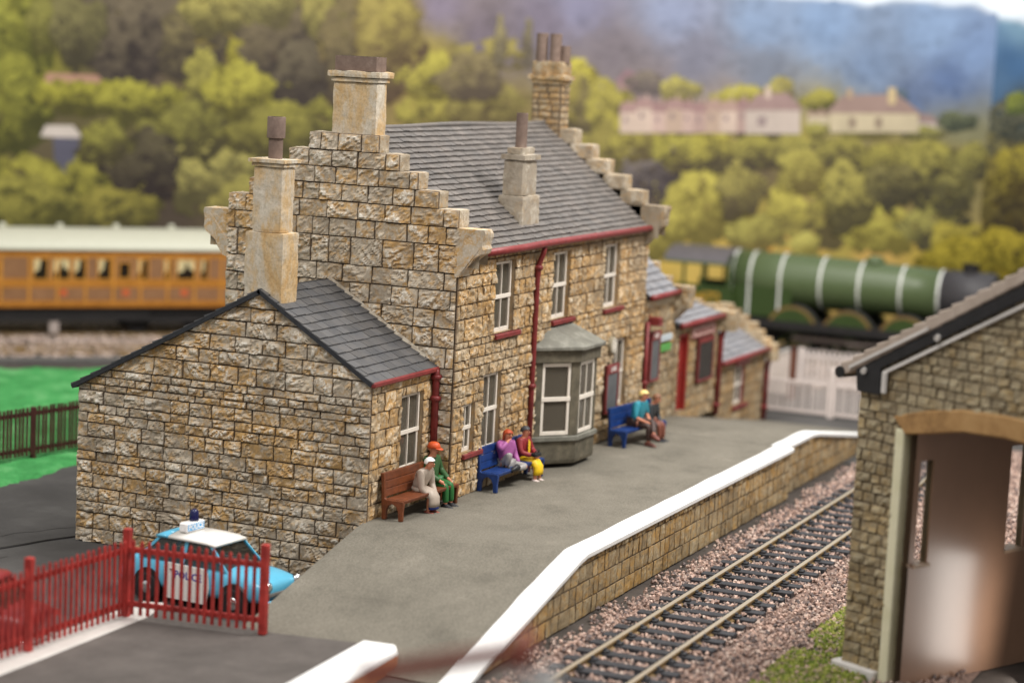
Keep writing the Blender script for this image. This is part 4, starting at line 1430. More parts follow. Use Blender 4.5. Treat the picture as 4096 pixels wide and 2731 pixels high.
def seated(label, loc, rz, sc=.97, lean=0.0, head=(0, 0), arms=None, legs=None, outfit=None, hair=None, cap=None, floor=.0):
    """a seated model figure. local: +y is where it faces, x to its left hand side negative; z up from the platform"""
    t = thing('person', label, 'person', loc, rz)
    t.scale = (sc, sc, sc)
    ca, sa = math.cos(lean), math.sin(lean)
    rot = lambda y, z: (y * ca + (z) * sa, -y * sa + z * ca)
    hip = V(0, 0, .55)

    def up(x, y, z):                      # point of the trunk, leaning forward about the hips
        yy, zz = rot(y, z)
        return hip + V(x, yy, zz)
    pel, spi, che, nek = up(0, .0, .02), up(0, -.02, .2), up(0, 0, .43), up(0, .01, .57)
    hx, hy = head
    hb = nek + V(hx * .3, .03 + hy * .3, .045)
    hm = nek + V(hx, .035 + hy, .135)
    ht = nek + V(hx * 1.15, .015 + hy, .225)
    vs = [(pel, (.155, .12)), (spi, (.13, .10)), (che, (.15, .10)), (nek, .062), (hb, .078), (hm, (.102, .115)), (ht, (.09, .10))]
    es = [(0, 1), (1, 2), (2, 3), (3, 4), (4, 5), (5, 6)]
    arm_v, leg_v = [], []
    for sg in (-1, 1):
        a = (arms or {}).get(sg, ((.27 * sg, .12, .30), (.13 * sg, .36, .12)))
        sh = up(.205 * sg, 0, .49)
        el = up(*a[0]) if len(a) < 3 else V(*a[0]); wr = up(*a[1]) if len(a) < 3 else V(*a[1])
        k = len(vs)
        hd = wr + (wr - el) / np.linalg.norm(wr - el) * .075
        vs += [(sh, .066), ((sh + el) / 2, .056), (el, .048), (wr, .036), (hd, (.048, .03))]
        es += [(2, k), (k, k + 1), (k + 1, k + 2), (k + 2, k + 3), (k + 3, k + 4)]
        arm_v.append((sh, el, wr, hd))
    for sg in (-1, 1):
        l = (legs or {}).get(sg, ((.11 * sg, .42, .52), (.11 * sg, .44, .09), (.11 * sg, .62, .035)))
        hp = hip + V(.1 * sg, .02, -.01)
        kn, an, to = (V(*q) for q in l)
        k = len(vs)
        vs += [(hp, .105), ((hp + kn) / 2, .09), (kn, .068), ((kn + an) / 2, .062), (an, .040), (an + (to - an) * .55, (.034, .026))]
        es += [(0, k), (k, k + 1), (k + 1, k + 2), (k + 2, k + 3), (k + 3, k + 4), (k + 4, k + 5)]
        leg_v.append((hp, kn, an, to))
    # face: nose, ears; fingers rooted in the palms
    roots = [0]
    face = V(0, 1, 0)
    k = len(vs); roots.append(k)
    vs += [(hm + V(0, .08, .005), .024), (hm + V(0, .125, -.018), .016)]; es += [(k, k + 1)]
    for sg in (-1, 1):
        k = len(vs); roots.append(k)
        vs += [(hm + V(.07 * sg, -.01, .02), .018), (hm + V(.102 * sg, -.015, .0), .02)]; es += [(k, k + 1)]
    for (sh, el, wr, hd) in arm_v:
        d = (hd - wr); d /= np.linalg.norm(d)
        side = np.cross(d, V(0, 0, 1)); side /= np.linalg.norm(side) + 1e-9
        dn = np.cross(side, d)
        for q, ln in zip((-1.5, -.5, .5, 1.5), (.062, .075, .08, .066)):
            k = len(vs); roots.append(k)
            b = wr + d * .06 + side * q * .018
            vs += [(b, .011), (b + d * ln * .55 - dn * .004, .0105), (b + d * ln - dn * .03, .009)]; es += [(k, k + 1), (k + 1, k + 2)]
        k = len(vs); roots.append(k)
        b = wr + d * .02 - side * .03
        vs += [(b, .013), (b + d * .035 - side * .022 - dn * .01, .011)]; es += [(k, k + 1)]
    skin_obj('body', vs, es, t, M['skin'], tuple(roots), 2)
    # eyes and mouth are painted dots
    mb = MB()
    for sg in (-1, 1):
        c = hm + V(.036 * sg, .108, .022)
        mb.tube([c - V(0, .01, 0), c + V(0, .006, 0)], .011, 8)
    mb.build('eyes', M['black'], t)
    mb = MB(); c = hm + V(0, .100, -.058); mb.box(c[0] - .028, c[0] + .028, c[1] - .012, c[1] + .006, c[2] - .007, c[2] + .006)
    mb.build('mouth', sub('lips', (.45, .06, .05)), t)
    of = outfit
    # ---- clothing
    if 'top' in of:
        c, sleeves, long_ = of['top'], of.get('sleeves', 1.0), of.get('long', 0)
        vs2 = [(pel + V(0, 0, .0), (.20, .17)), (spi, (.185, .155)), (che, (.20, .155)), (nek - V(0, 0, .03), (.115, .10))]
        e2 = [(0, 1), (1, 2), (2, 3)]
        for (sh, el, wr, hd) in arm_v:
            k = len(vs2)
            end = el + (wr - el) * (.93 if sleeves >= 1 else .06)
            vs2 += [(sh, .098), ((sh + el) / 2, .086), (el, .078), (end, .06)]
            e2 += [(2, k), (k, k + 1), (k + 1, k + 2), (k + 2, k + 3)]
        skin_obj(of.get('top_name', 'jacket'), vs2, e2, t, c, (0,), 2)
    if 'legs' in of:
        vs2 = [(pel - V(0, 0, .03), (.19, .15))]
        e2 = []
        for (hp, kn, an, to) in leg_v:
            k = len(vs2)
            vs2 += [(hp, .118), ((hp + kn) / 2, .104), (kn, .084), ((kn + an) / 2, .078), (an + (kn - an) * .12, .068)]
            e2 += [(0, k), (k, k + 1), (k + 1, k + 2), (k + 2, k + 3), (k + 3, k + 4)]
        skin_obj('trousers', vs2, e2, t, of['legs'], (0,), 2)
    if 'skirt' in of:
        rings = []
        n = 20
        hem = of.get('hem', .3)
        path = [(V(0, -.10, .60), .15, .14), (V(0, .05, .56), .195, .145), (V(0, .24, .545), .20, .115), (V(0, .39, .52), .19, .105), (V(0, .455, .43), .18, .10), (V(0, .46, (hem + .42) / 2), .18, .095), (V(0, .455, hem), .185, .10)]
        axs = [V(0, .2, 1), V(0, 1, .05), V(0, 1, -.02), V(0, .95, -.4), V(0, .35, -1), V(0, 0, -1), V(0, 0, -1)]
        for (c, rx, rz_), ax in zip(path, axs):
            ax = ax / np.linalg.norm(ax)
            uu = V(1, 0, 0); vv = np.cross(ax, uu)
            rings.append([c + uu * rx * math.cos(a) + vv * rz_ * math.sin(a) * (1 + .05 * math.sin(5 * a)) for a in np.linspace(0, 2 * math.pi, n, endpoint=False)])
        mb = MB(); mb.loft(rings); mb.build(of.get('skirt_name', 'skirt'), of['skirt'], t, smooth=True)
        if 'under' in of:
            c, rx, rz_ = path[-1]
            mb = MB(); mb.loft([[c + V(rx * .93 * math.cos(a), rz_ * .9 * math.sin(a), dz) for a in np.linspace(0, 6.2832, n, endpoint=False)] for dz in (.03, -.06)])
            mb.build('underskirt', of['under'], t, smooth=True)
    if 'shoes' in of:
        for (hp, kn, an, to) in leg_v:
            d = to - an; d[2] = 0; d /= np.linalg.norm(d) + 1e-9
            sd = np.cross(d, V(0, 0, 1)); zt = V(0, 0, 1)
            bz = to[2] - .035
            rings = []
            for (q, wd, h) in ((-.09, .02, .04), (-.08, .058, .12), (-.01, .066, .15), (.06, .066, .115), (.14, .066, .09), (.20, .05, .06), (.225, .012, .025)):
                c = V(an[0], an[1], bz) + d * q
                rings.append([c + sd * wd * math.cos(a_) + zt * (h * .5 + h * .55 * math.sin(a_)) for a_ in np.linspace(0, 6.2832, 12, endpoint=False)])
            mb = MB(); mb.loft(rings); mb.build('shoe', of['shoes'], t, smooth=True)
    if 'front' in of:                       # a blouse showing between open lapels
        mb = MB()
        pts = [up(-.03, .135, .10), up(.07, .135, .10), up(.075, .13, .40), up(.02, .10, .54), up(-.05, .115, .46)]
        pts = [p + V(0, .045, 0) for p in pts]
        mb.add(list(pts) + [p + V(0, .012, 0) for p in pts], [(0, 1, 2, 3, 4), (9, 8, 7, 6, 5)] + [(i, (i + 1) % 5, (i + 1) % 5 + 5, i + 5) for i in range(5)])
        mb.build('blouse', of['front'], t, bevel=.004)
    # ---- hair / headgear: a shell round the upper skull
    if hair is not None:
        mat, style = hair
        mb = MB()
        n, m = 18, 9
        low = {'short': -.02, 'bob': -.14, 'scarf': -.02}[style]
        rings = []
        for i in range(m):
            f = i / (m - 1)
            z = .125 * (1 - f) + low * f
            rr = math.sqrt(max(0.0, 1 - (max(z, -.05) / .13) ** 2)) if z > 0 else 1.0
            ring = []
            for a in np.linspace(0, 2 * math.pi, n, endpoint=False):
                x, y = math.cos(a), math.sin(a)
                zz = z
                if z < .05 and y > .25:       # open at the face
                    zz = max(z, .055)
                ring.append(hm + V(x * .122 * rr, y * .134 * rr - .012, zz + .014))
            rings.append(ring)
        mb.loft(rings); mb.build('hair' if style != 'scarf' else 'headscarf', mat, t, smooth=True)
    if cap is not None:
        mb = MB(); n = 20
        prof = [(.128, .035), (.136, .07), (.122, .115), (.10, .15), (.06, .17), (.01, .175)]
        mb.loft([[hm + V(r * math.cos(a), r * 1.1 * math.sin(a) - .005, z) for a in np.linspace(0, 6.2832, n, endpoint=False)] for r, z in prof])
        pk = [(.10 * math.cos(a), .10 + .12 * math.sin(a)) for a in np.linspace(0, math.pi, 9)]
        mb.add([hm + V(x, y, .05 - max(0, y - .1) * .25) for x, y in pk] + [hm + V(x, y, .032 - max(0, y - .1) * .25) for x, y in pk],
               [tuple(range(9)), tuple(range(17, 8, -1))] + [(i, i + 1, i + 10, i + 9) for i in range(8)])
        mb.build('cap', cap, t, smooth=True)
    return t


P = lambda n, *c, **k: sub('cloth_' + n, c, rough=.5, var=.12, scale=9, bump=.1)
FRONT = math.pi                               # facing the track (-Y)
seated('woman in a white headscarf and long beige coat leaning forward on the brown bench', (1.72, -.36, -.09), FRONT - .12, .95, lean=.42, head=(0, .03),
       arms={-1: ((-.24, .16, .20), (-.12, .40, .12)), 1: ((.24, .20, .18), (.12, .42, .06))},
       legs={-1: ((-.1, .40, .52), (-.09, .40, .10), (-.09, .58, .045)), 1: ((.1, .40, .52), (.09, .36, .10), (.09, .54, .045))},
       outfit=dict(top=P('beige', .40, .33, .27), top_name='coat', skirt=P('beige', .40, .33, .27), skirt_name='coat_skirt', hem=.24, under=P('navy', .02, .04, .22), shoes=P('shoe_red', .33, .10, .07)),
       hair=(P('white', .85, .85, .83), 'scarf'))
seated('person in an orange cap and dark green clothes on the brown bench', (2.5, -.32, -.06), FRONT - .1, 1.0, lean=-.04,
       arms={-1: ((-.29, .05, .22), (-.16, .34, .05)), 1: ((.29, .08, .22), (.18, .34, .05))},
       outfit=dict(top=P('green', .035, .10, .03), legs=P('green2', .02, .13, .03), shoes=P('shoe_black', .015, .015, .018)), cap=P('orange', .60, .09, .02), hair=(P('hair_tan', .42, .16, .08), 'short'))
seated('red haired person in a purple sweater with one foot up on the blue bench', (5.45, -.78, -.05), FRONT - .42, .96, lean=-.05, head=(0, .02),
       arms={-1: ((-.16, .20, .30), (-.08, .155, .50)), 1: ((.34, -.02, .62), (.20, .16, .62), 0)} if False else
       {1: ((.33, .20, .38), (.10, .17, .56)), -1: ((-.27, .02, .22), (-.25, .20, .0))},
       legs={1: ((.20, .34, .86), (.17, .22, .50), (.17, .42, .46)), -1: ((-.30, .40, .53), (.02, .42, .50), (.16, .44, .50))},
       outfit=dict(top=P('purple', .36, .10, .30), top_name='sweater', legs=P('grey', .33, .31, .30), shoes=P('shoe_black', .015, .015, .018)), hair=(P('hair_red', .42, .06, .015), 'bob'))
seated('dark haired person in a red jacket and yellow skirt on the blue bench', (6.42, -.78, -.09), FRONT - .1, .95, lean=.02,
       arms={1: ((.28, .10, .22), (.10, .34, .16)), -1: ((-.28, .10, .22), (-.10, .34, .16))},
       outfit=dict(top=P('crimson', .27, .025, .03), skirt=P('yellow', .80, .52, .01), hem=.24, front=P('yellow', .80, .52, .01), shoes=P('shoe_white', .75, .62, .58)), hair=(P('hair_black', .05, .05, .055), 'short'))
t = thing('handbag', 'small black handbag held on the yellow skirt', 'handbag', (6.36, -1.15, .56), -.1)
mb = MB(); mb.box(-.15, .15, -.07, .07, 0, .09); mb.build('bag', M['black'], t, bevel=.03, seg=2)
mb = MB(); mb.tube([(-.09, 0, .08), (-.08, -.03, .14), (.0, -.05, .155), (.08, -.03, .14), (.09, 0, .08)], .012, 8); mb.build('strap', M['black'], t, smooth=True)
seated('blond person in a teal shirt sitting cross legged on the far blue bench', (12.55, -1.32, -.04), FRONT - .15, 1.05, lean=.22, head=(0, .02),
       arms={1: ((.30, .10, .20), (.08, .34, .12)), -1: ((-.29, .08, .22), (-.08, .36, .10))},
       legs={-1: ((-.06, .44, .60), (.20, .62, .33), (.28, .80, .27)), 1: ((.11, .42, .52), (.12, .44, .10), (.13, .62, .045))},
       outfit=dict(top=P('teal', .03, .26, .34), top_name='shirt', sleeves=0, legs=P('dkbrown', .055, .03, .024), shoes=P('shoe_brown', .16, .05, .035)), hair=(P('hair_blond', .80, .58, .22), 'short'))
seated('person in a dark jacket and rust trousers behind the blond sitter', (13.25, -1.38, -.05), FRONT - .1, .94, lean=.30, head=(.0, .05),
       arms={1: ((.26, .14, .18), (.12, .42, .02)), -1: ((-.28, .12, .2), (-.12, .42, .02))},
       outfit=dict(top=P('charcoal', .035, .04, .045), legs=P('rust', .20, .065, .04), shoes=P('shoe_black', .015, .015, .018)), hair=(P('hair_brown', .22, .10, .05), 'short'))


# ================================================================== CARS
def saloon(label, loc, rz, body_mat, door_mat, roof_mat, police=False, low_mat=None):
    """small 1960s saloon. local +x is the front, wheels on z=0"""
    t = thing('police_car' if police else 'parked_car', label, 'police car' if police else 'car', loc, rz)
    W2 = .74

    def ring(x, zb, zt, w, crown=.06, wt=None):
        wt = wt or w * .86
        return [(x, -w * .94, zb), (x, -w, zb + (zt - zb) * .3), (x, -w * .99, zb + (zt - zb) * .62), (x, -wt, zt), (x, -wt * .5, zt + crown * .8), (x, 0, zt + crown),
                (x, wt * .5, zt + crown * .8), (x, wt, zt), (x, w * .99, zb + (zt - zb) * .62), (x, w, zb + (zt - zb) * .3), (x, w * .94, zb), (x, 0, zb)]
    mb = MB()
    mb.loft([ring(-1.97, .42, .70, .60, .03), ring(-1.90, .30, .80, .69, .05), ring(-1.6, .26, .86, .73), ring(-1.0, .25, .89, W2, .02), ring(.0, .25, .88, W2, .02), ring(.55, .25, .87, W2, .03),
             ring(1.0, .26, .84, .73, .07), ring(1.5, .28, .80, .70, .08), ring(1.82, .32, .74, .66, .06), ring(1.93, .44, .66, .58, .03)])
    bd = mb.build('body', body_mat, t, smooth=True, bevel=0)
    bd.modifiers.new('sub', 'SUBSURF').render_levels = 2
    # dark wheel openings
    for x in (-1.12, 1.17):
        for sg in (-1, 1):
            mb = MB(); mb.tube([(x, sg * .60, .33), (x, sg * .755, .33)], .36, 24); mb.build('wheel_arch', M['black'], t)
            mb = MB(); mb.tube([(x, sg * .62, .29), (x, sg * .64, .29), (x, sg * .76, .29), (x, sg * .775, .29)], [.26, .29, .29, .26], 24)
            wl = mb.build('wheel', M['black'], t)
            mb = MB(); mb.tube([(x, sg * .765, .29), (x, sg * .79, .29)], [.155, .11], 20); mb.build('hubcap', M['chrome'], wl, smooth=True)
    # glasshouse
    mb = MB()
    g0 = [(-1.42, .86), (-.98, 1.30), (.42, 1.32), (.80, .88)]
    rings = []
    for f in (0, 1):
        pass
    lowr = [(-1.45, -.62), (.86, -.62), (.86, .62), (-1.45, .62)]
    topr = [(-.95, -.52), (.36, -.52), (.36, .52), (-.95, .52)]
    mb.add([(x, y, .86) for x, y in lowr] + [(x, y, 1.33) for x, y in topr], [(0, 1, 5, 4), (1, 2, 6, 5), (2, 3, 7, 6), (3, 0, 4, 7), (4, 5, 6, 7)])
    gh = mb.build('window', M['glass_dark'], t, bevel=.03, seg=2)
    for sg in (-1, 1):                        # pillars
        for (x0, x1) in ((-1.45, -.95), (-.28, -.24), (.86, .36)):
            mb = MB()
            y0, y1 = sg * .625, sg * .525
            mb.add([(x0 - .04, y0, .86), (x0 + .05, y0, .86), (x1 + .05, y1, 1.34), (x1 - .04, y1, 1.34), (x0 - .04, y0 - sg * .03, .86), (x0 + .05, y0 - sg * .03, .86), (x1 + .05, y1 - sg * .03, 1.34), (x1 - .04, y1 - sg * .03, 1.34)],
                   [(0, 1, 2, 3), (4, 7, 6, 5), (0, 4, 5, 1), (1, 5, 6, 2), (2, 6, 7, 3), (3, 7, 4, 0)])
            mb.build('pillar', body_mat, t)

    def roofring(x, w, z, c):
        return [(x, -w, z - .05), (x, -w * .96, z), (x, -w * .5, z + c), (x, 0, z + c * 1.2), (x, w * .5, z + c), (x, w * .96, z), (x, w, z - .05), (x, 0, z - .05)]
    mb = MB()
    mb.loft([roofring(-1.12, .50, 1.33, .01), roofring(-1.0, .56, 1.36, .03), roofring(-.72, .58, 1.37, .045)])
    mb.build('roof_rear', body_mat, t, smooth=True)
    mb = MB()
    mb.loft([roofring(-.72, .582, 1.372, .046), roofring(-.1, .585, 1.375, .05), roofring(.3, .57, 1.365, .04), roofring(.50, .54, 1.33, .02)])
    mb.build('roof', roof_mat, t, smooth=True)
    # doors
    for sg in (-1, 1):
        mb = MB()
        dp = [(-.60, .15), (.48, .15), (.54, .50), (.50, .80), (.44, .875), (-.56, .885), (-.68, .80), (-.66, .5)]
        fr = Fr((0, sg * .728, 0), (1, 0, 0), (0, sg, 0))
        mb.prism(dp, 0, .022, fr)
        d = mb.build('door', door_mat, t, bevel=.008)
        mb = MB(); mb.box(-.5, -.36, .022, .045, .74, .77, fr); mb.build('handle', M['chrome'], d)
        if police:
            mb = MB(); lettering(mb, 'POLICE', .21, Fr((0, 0, 0), (-sg * -1 * 1 if sg > 0 else 1, 0, 0), (0, sg, 0)) if sg < 0 else Fr((0, 0, 0), (-1, 0, 0), (0, 1, 0)), 0 if sg > 0 else -.02, .7525, .66, bold=.006, sx=1.05)
            mb.build('lettering', sub('police_blue', (.02, .04, .30), rough=.4), d)
    # brightwork
    for sg in (-1, 1):
        mb = MB(); mb.tube([(1.84, sg * .50, .66), (1.92, sg * .50, .66), (1.95, sg * .50, .655)], [.115, .115, .07], 18); mb.build('headlight', M['chrome'], t, smooth=True)
        mb = MB(); mb.tube([(1.86, sg * .56, .46), (1.95, sg * .56, .46)], .045, 10); mb.build('side_light', M['chrome'], t)
        mb = MB(); mb.tube([(-1.9, sg * .56, .66), (-1.98, sg * .56, .66)], .06, 10); mb.build('tail_light', sub('lamp_red', (.5, .03, .02), rough=.2), t)
    mb = MB(); mb.tube([(1.91 - .05 * abs(y) ** 2, y, .50) for y in np.linspace(-.52, .52, 9)], .055, 8); mb.build('grille', sub('grille_grey', (.10, .09, .08), rough=.4), t)
    for sg in (-1, 1):
        mb = MB(); mb.tube([(sg * (2.0 - .12 * abs(y / .7) ** 3), y, .37) for y in np.linspace(-.72, .72, 11)], .05, 10); mb.build('bumper', M['chrome'] if not police else body_mat, t, smooth=True)
    if police:
        sg_ = MB(); sg_.box(-.61, -.39, -.36, .24, 1.43, 1.62); s_ = sg_.build('roof_sign', sub('sign_white2', (.82, .80, .78), rough=.4), t, bevel=.02)
        for (U, N, o_) in (((0, 1, 0), (1, 0, 0), (-.39, -.06, 0)), ((0, -1, 0), (-1, 0, 0), (-.61, -.06, 0))):
            fr = Fr(o_, U, N)
            mb = MB(); mb.box(-.27, .27, 0, .004, 1.46, 1.60, fr); pn = mb.build('sign_panel', sub('police_lightblue', (.10, .38, .70), rough=.4), s_)
            mb = MB(); lettering(mb, 'POLICE', .15, fr, 0, .0065, 1.53, bold=.005); mb.build('sign_lettering', sub('white_ink', (.85, .85, .85)), s_)
        fr = Fr((-.50, -.36, 0), (1, 0, 0), (0, -1, 0))
        mb = MB(); mb.box(-.09, .09, 0, .004, 1.46, 1.60, fr); mb.build('sign_panel', sub('sign_white2', (.82, .80, .78)), s_)
        mb = MB(); mb.tube([(-.50, .0, 1.62), (-.50, .0, 1.66), (-.50, .0, 1.78), (-.50, .0, 1.84), (-.50, .0, 1.87)], [.10, .105, .10, .075, .02], 18)
        mb.build('beacon', sub('beacon_blue', (.008, .01, .06), rough=.12), t, smooth=True)
    return t


lb = sub('car_lightblue', (.10, .40, .58), rough=.18, var=.04, bump=.02)
wh = sub('car_white', (.80, .77, .72), rough=.2, var=.04, bump=.02)
pc = saloon('light blue and white police car with a blue roof beacon behind the red fence', (-3.03, 1.84, -1.335), -math.pi / 2 - .10, lb, wh, wh, True)
pc.scale = (.92, .97, .98)
rd = sub('car_red', (.22, .02, .022), rough=.35, var=.04, bump=.02)
cr = sub('car_cream', (.55, .42, .36), rough=.25, var=.05, bump=.02)
saloon('red car with cream doors half hidden behind the left of the red fence', (-8.35, 4.25, -1.335), math.pi * .56, rd, cr, rd)


# ================================================================== FENCES
def picket_fence(name, label, cat, pts, mat, base, h, pr=.075, post_h=None, post_r=.075, spacing=.18, pw=.062, rails=(.18, .82), pointed=True, bottom=.08, posts=True):
    t = thing(name, label, cat, (*pts[0], base))
    o = np.array((*pts[0], base))
    post_h = post_h or h * 1.04
    if posts:
        for (x, y) in pts:
            mb = MB()
            mb.box(x - post_r, x + post_r, y - post_r, y + post_r, base, base + post_h)
            mb.build('post', mat, t, origin=o, bevel=.02, seg=2)
    for (a, b) in zip(pts[:-1], pts[1:]):
        a, b = np.array(a), np.array(b)
        L = np.linalg.norm(b - a); U = (b - a) / L
        fr = Fr((*a, base), (*U, 0), (U[1], -U[0], 0))
        for f in rails:
            mb = MB(); mb.box(post_r * .6, L - post_r * .6, .0, .05, h * f - .055, h * f + .055, fr); mb.build('rail', mat, t, origin=o, bevel=.012)
        mb = MB()
        n = int(L / spacing)
        for i in range(1, n + 1):
            u = i * L / (n + 1) + random.uniform(-.012, .012)
            dz = random.uniform(-.02, .02)
            if pointed:
                mb.prism([(u - pw / 2, bottom), (u + pw / 2, bottom), (u + pw / 2, h - .05 + dz), (u, h + dz), (u - pw / 2, h - .05 + dz)], .052, .085, fr)
            else:
                mb.box(u - pw / 2, u + pw / 2, .052, .085, bottom, h + dz, fr)
        mb.build('picket_panel', mat, t, origin=o)
    return t


picket_fence('picket_fence', 'bright red picket fence on the grey kerb in front of the police car', 'fence',
             [(-14.6, 2.28), (-11.7, 2.18), (-8.76, 2.08), (-5.82, 1.99), (-5.46, -.76)], M['fence_red'], -1.05, 1.52, post_h=1.70, post_r=.072, rails=(.18, .86), spacing=.165, pw=.062)
picket_fence('picket_fence', 'dark brown fence standing on the green grass left of the gable', 'fence',
             [(1.2, 14.25), (3.9, 13.7), (6.7, 13.15), (9.6, 12.6), (12.4, 12.05)], M['fence_brown'], -1.3, 1.42, post_h=1.42, post_r=.07, rails=(.22, .88), spacing=.14, pw=.075, pointed=False, bottom=.17)
picket_fence('picket_fence', 'pale picket fence across the yard beyond the platform end', 'fence',
             [(28.1, 1.4), (28.1, -2.3), (28.1, -6.0), (28.1, -9.7)], M['fence_white'], -1.33, 1.15, post_h=1.62, post_r=.11, rails=(.12, .93), spacing=.17, pw=.08)
picket_fence('picket_fence', 'pale picket fence behind the first one, below the locomotive', 'fence',
             [(34.5, .6), (34.5, -3.6), (34.5, -8.0)], M['fence_white'], -1.33, 1.35, post_h=1.35, post_r=.09, rails=(.2, .8), spacing=.2, pw=.11)
# boarded pale wing wall with a rusty gate post
t = thing('wing_wall', 'pale sloping wall panel beside the rusty gate post', 'wall', (32.2, .7, -1.35))
mb = MB()
mb.prism([(-.6, 0), (2.2, 0), (2.2, .75), (.45, 1.22), (-.35, 1.55), (-.6, 1.55)], -.12, .12, Fr((0, 0, 0), (0, 1, 0), (-1, 0, 0)))
mb.build('panel', mottled('pale_wall', [(.3, (.50, .42, .37)), (.7, (.62, .54, .48))], 3, .8, .3), t, bevel=.02)
mb = MB(); mb.prism([(-.62, 1.55), (-.36, 1.55), (.46, 1.22), (2.22, .75), (2.22, .83), (.46, 1.30), (-.36, 1.64), (-.62, 1.64)], -.16, .16, Fr((0, 0, 0), (0, 1, 0), (-1, 0, 0)))
mb.build('coping', M['kerb'], t)
t = thing('gate_post', 'rust brown gate post at the end of the pale wing wall', 'post', (31.2, -.08, -1.35))
mb = MB(); mb.box(-.1, .1, -.1, .1, 0, 1.72); mb.build('post', paint('rust_post', (.13, .045, .025), .7, .3, 5, .2), t, bevel=.02)
mb = MB(); mb.box(-.13, .13, -.13, .13, 1.72, 1.80); mb.build('cap', M['fence_brown'], t, bevel=.02)


# ================================================================== FAR RAILWAY
def arc_path(pts, n=60):
    pts = np.array(pts, float)
    d = np.concatenate([[0], np.cumsum(np.linalg.norm(np.diff(pts, axis=0), axis=1))])
    q = np.linspace(0, d[-1], n)
    # cubic smoothing by repeated averaging
    P2 = np.stack([np.interp(q, d, pts[:, 0]), np.interp(q, d, pts[:, 1])], -1)
    for _ in range(60):
        P2[1:-1] = .25 * P2[:-2] + .5 * P2[1:-1] + .25 * P2[2:]
    return P2


def offset(P2, o):
    T = np.gradient(P2, axis=0); T /= np.linalg.norm(T, axis=1, keepdims=True)
    return P2 + np.stack([-T[:, 1], T[:, 0]], -1) * o


def far_track(label, path):
    t = thing('railway_track', label, 'railway track', (*path[0], -1.3))
    for s_ in (-.65, .65):
        mb = MB(); rail_section(mb, [tuple(p) for p in offset(path, s_)], -1.16)
        mb.build('rail', M['rail'], t, origin=t.location)
    T = np.gradient(path, axis=0); T /= np.linalg.norm(T, axis=1, keepdims=True)
    d = np.concatenate([[0], np.cumsum(np.linalg.norm(np.diff(path, axis=0), axis=1))])
    first = None
    for i, q in enumerate(np.arange(.4, min(d[-1], 64), .68)):
        x, y = np.interp(q, d, path[:, 0]), np.interp(q, d, path[:, 1])
        a = math.atan2(np.interp(q, d, T[:, 1]), np.interp(q, d, T[:, 0]))
        if first is None:
            mb = MB(); mb.box(-.12, .12, -1.15, 1.15, -.1, .04)
            first = c = mb.build('sleeper', M['sleeper'], t)
        else:
            c = first.copy(); COL.objects.link(c); c.parent = t
        c.location = (x - path[0][0], y - path[0][1], 0); c.rotation_euler = (0, 0, a)
    return t


coach_path = arc_path([(10, 44.2), (20, 34.0), (25.6, 28.3), (31.7, 22.3), (36.6, 15.8), (39.8, 10), (41.0, 5.2), (41.1, 0), (41.1, -6), (41.1, -12)])
near_path = offset(coach_path, -4.5)[:48]
far_track('far curved track carrying the carriage and the green locomotive', coach_path)
far_track('curved track in front of the carriage at the edge of the grass', near_path)


def far_bed(rng, n):
    k = rng.randint(0, 59, n)
    f = rng.rand(n)
    p = coach_path[k] * (1 - f[:, None]) + coach_path[k + 1 if True else k] * f[:, None] if False else coach_path[k] + (coach_path[np.minimum(k + 1, 59)] - coach_path[k]) * f[:, None]
    T = np.gradient(coach_path, axis=0)[k]; T /= np.linalg.norm(T, axis=1, keepdims=True)
    o = rng.uniform(-6.6, 1.9, n)
    p = p + np.stack([-T[:, 1], T[:, 0]], -1) * o[:, None]
    return np.stack([p[:, 0], p[:, 1], -1.30 + .05 * rng.rand(n)], -1)


chips('ballast', 16000, far_bed, (.06, .12), [(.42, .33, .28), (.5, .40, .34), (.36, .27, .22), (.30, .24, .2)], 'pale stone ballast round the far curved railway', 'ballast', 15)

sheet('cess', [tuple(p) for p in offset(near_path, -2.55)] + [tuple(p) for p in offset(near_path, -1.75)[::-1]], -1.20, paint('cess_grey', (.10, .095, .09), .9), .14)

# ---- teak carriage
ca, cb = np.array((18.9, 33.55)), np.array((33.0, 20.55))
U = (cb - ca) / np.linalg.norm(cb - ca)
ang = math.atan2(U[1], U[0])
ctr = np.array((25.6, 28.3))
L0, L1 = -9.5, 9.3
car = thing('carriage', 'varnished teak railway carriage with a cream roof behind the house', 'carriage', (*ctr, -1.16), ang)
teak = mottled('teak', [(.3, (.28, .105, .02)), (.5, (.36, .14, .026)), (.7, (.44, .185, .04))], 1.6, .3, .1, 6, 12)
teak_d = mottled('teak_panel', [(.3, (.20, .10, .05)), (.7, (.29, .15, .075))], 1.4, .35, .1)
gold = sub('beading', (.52, .23, .035), rough=.4)
fr = Fr((0, -1.36, 1.16), (1, 0, 0), (0, -1, 0))          # the side that faces us
mb = MB()
mb.box(L0, L1, -1.36, 1.36, 1.0, 3.14)
bd = mb.build('body', teak, car, bevel=.05, seg=2)
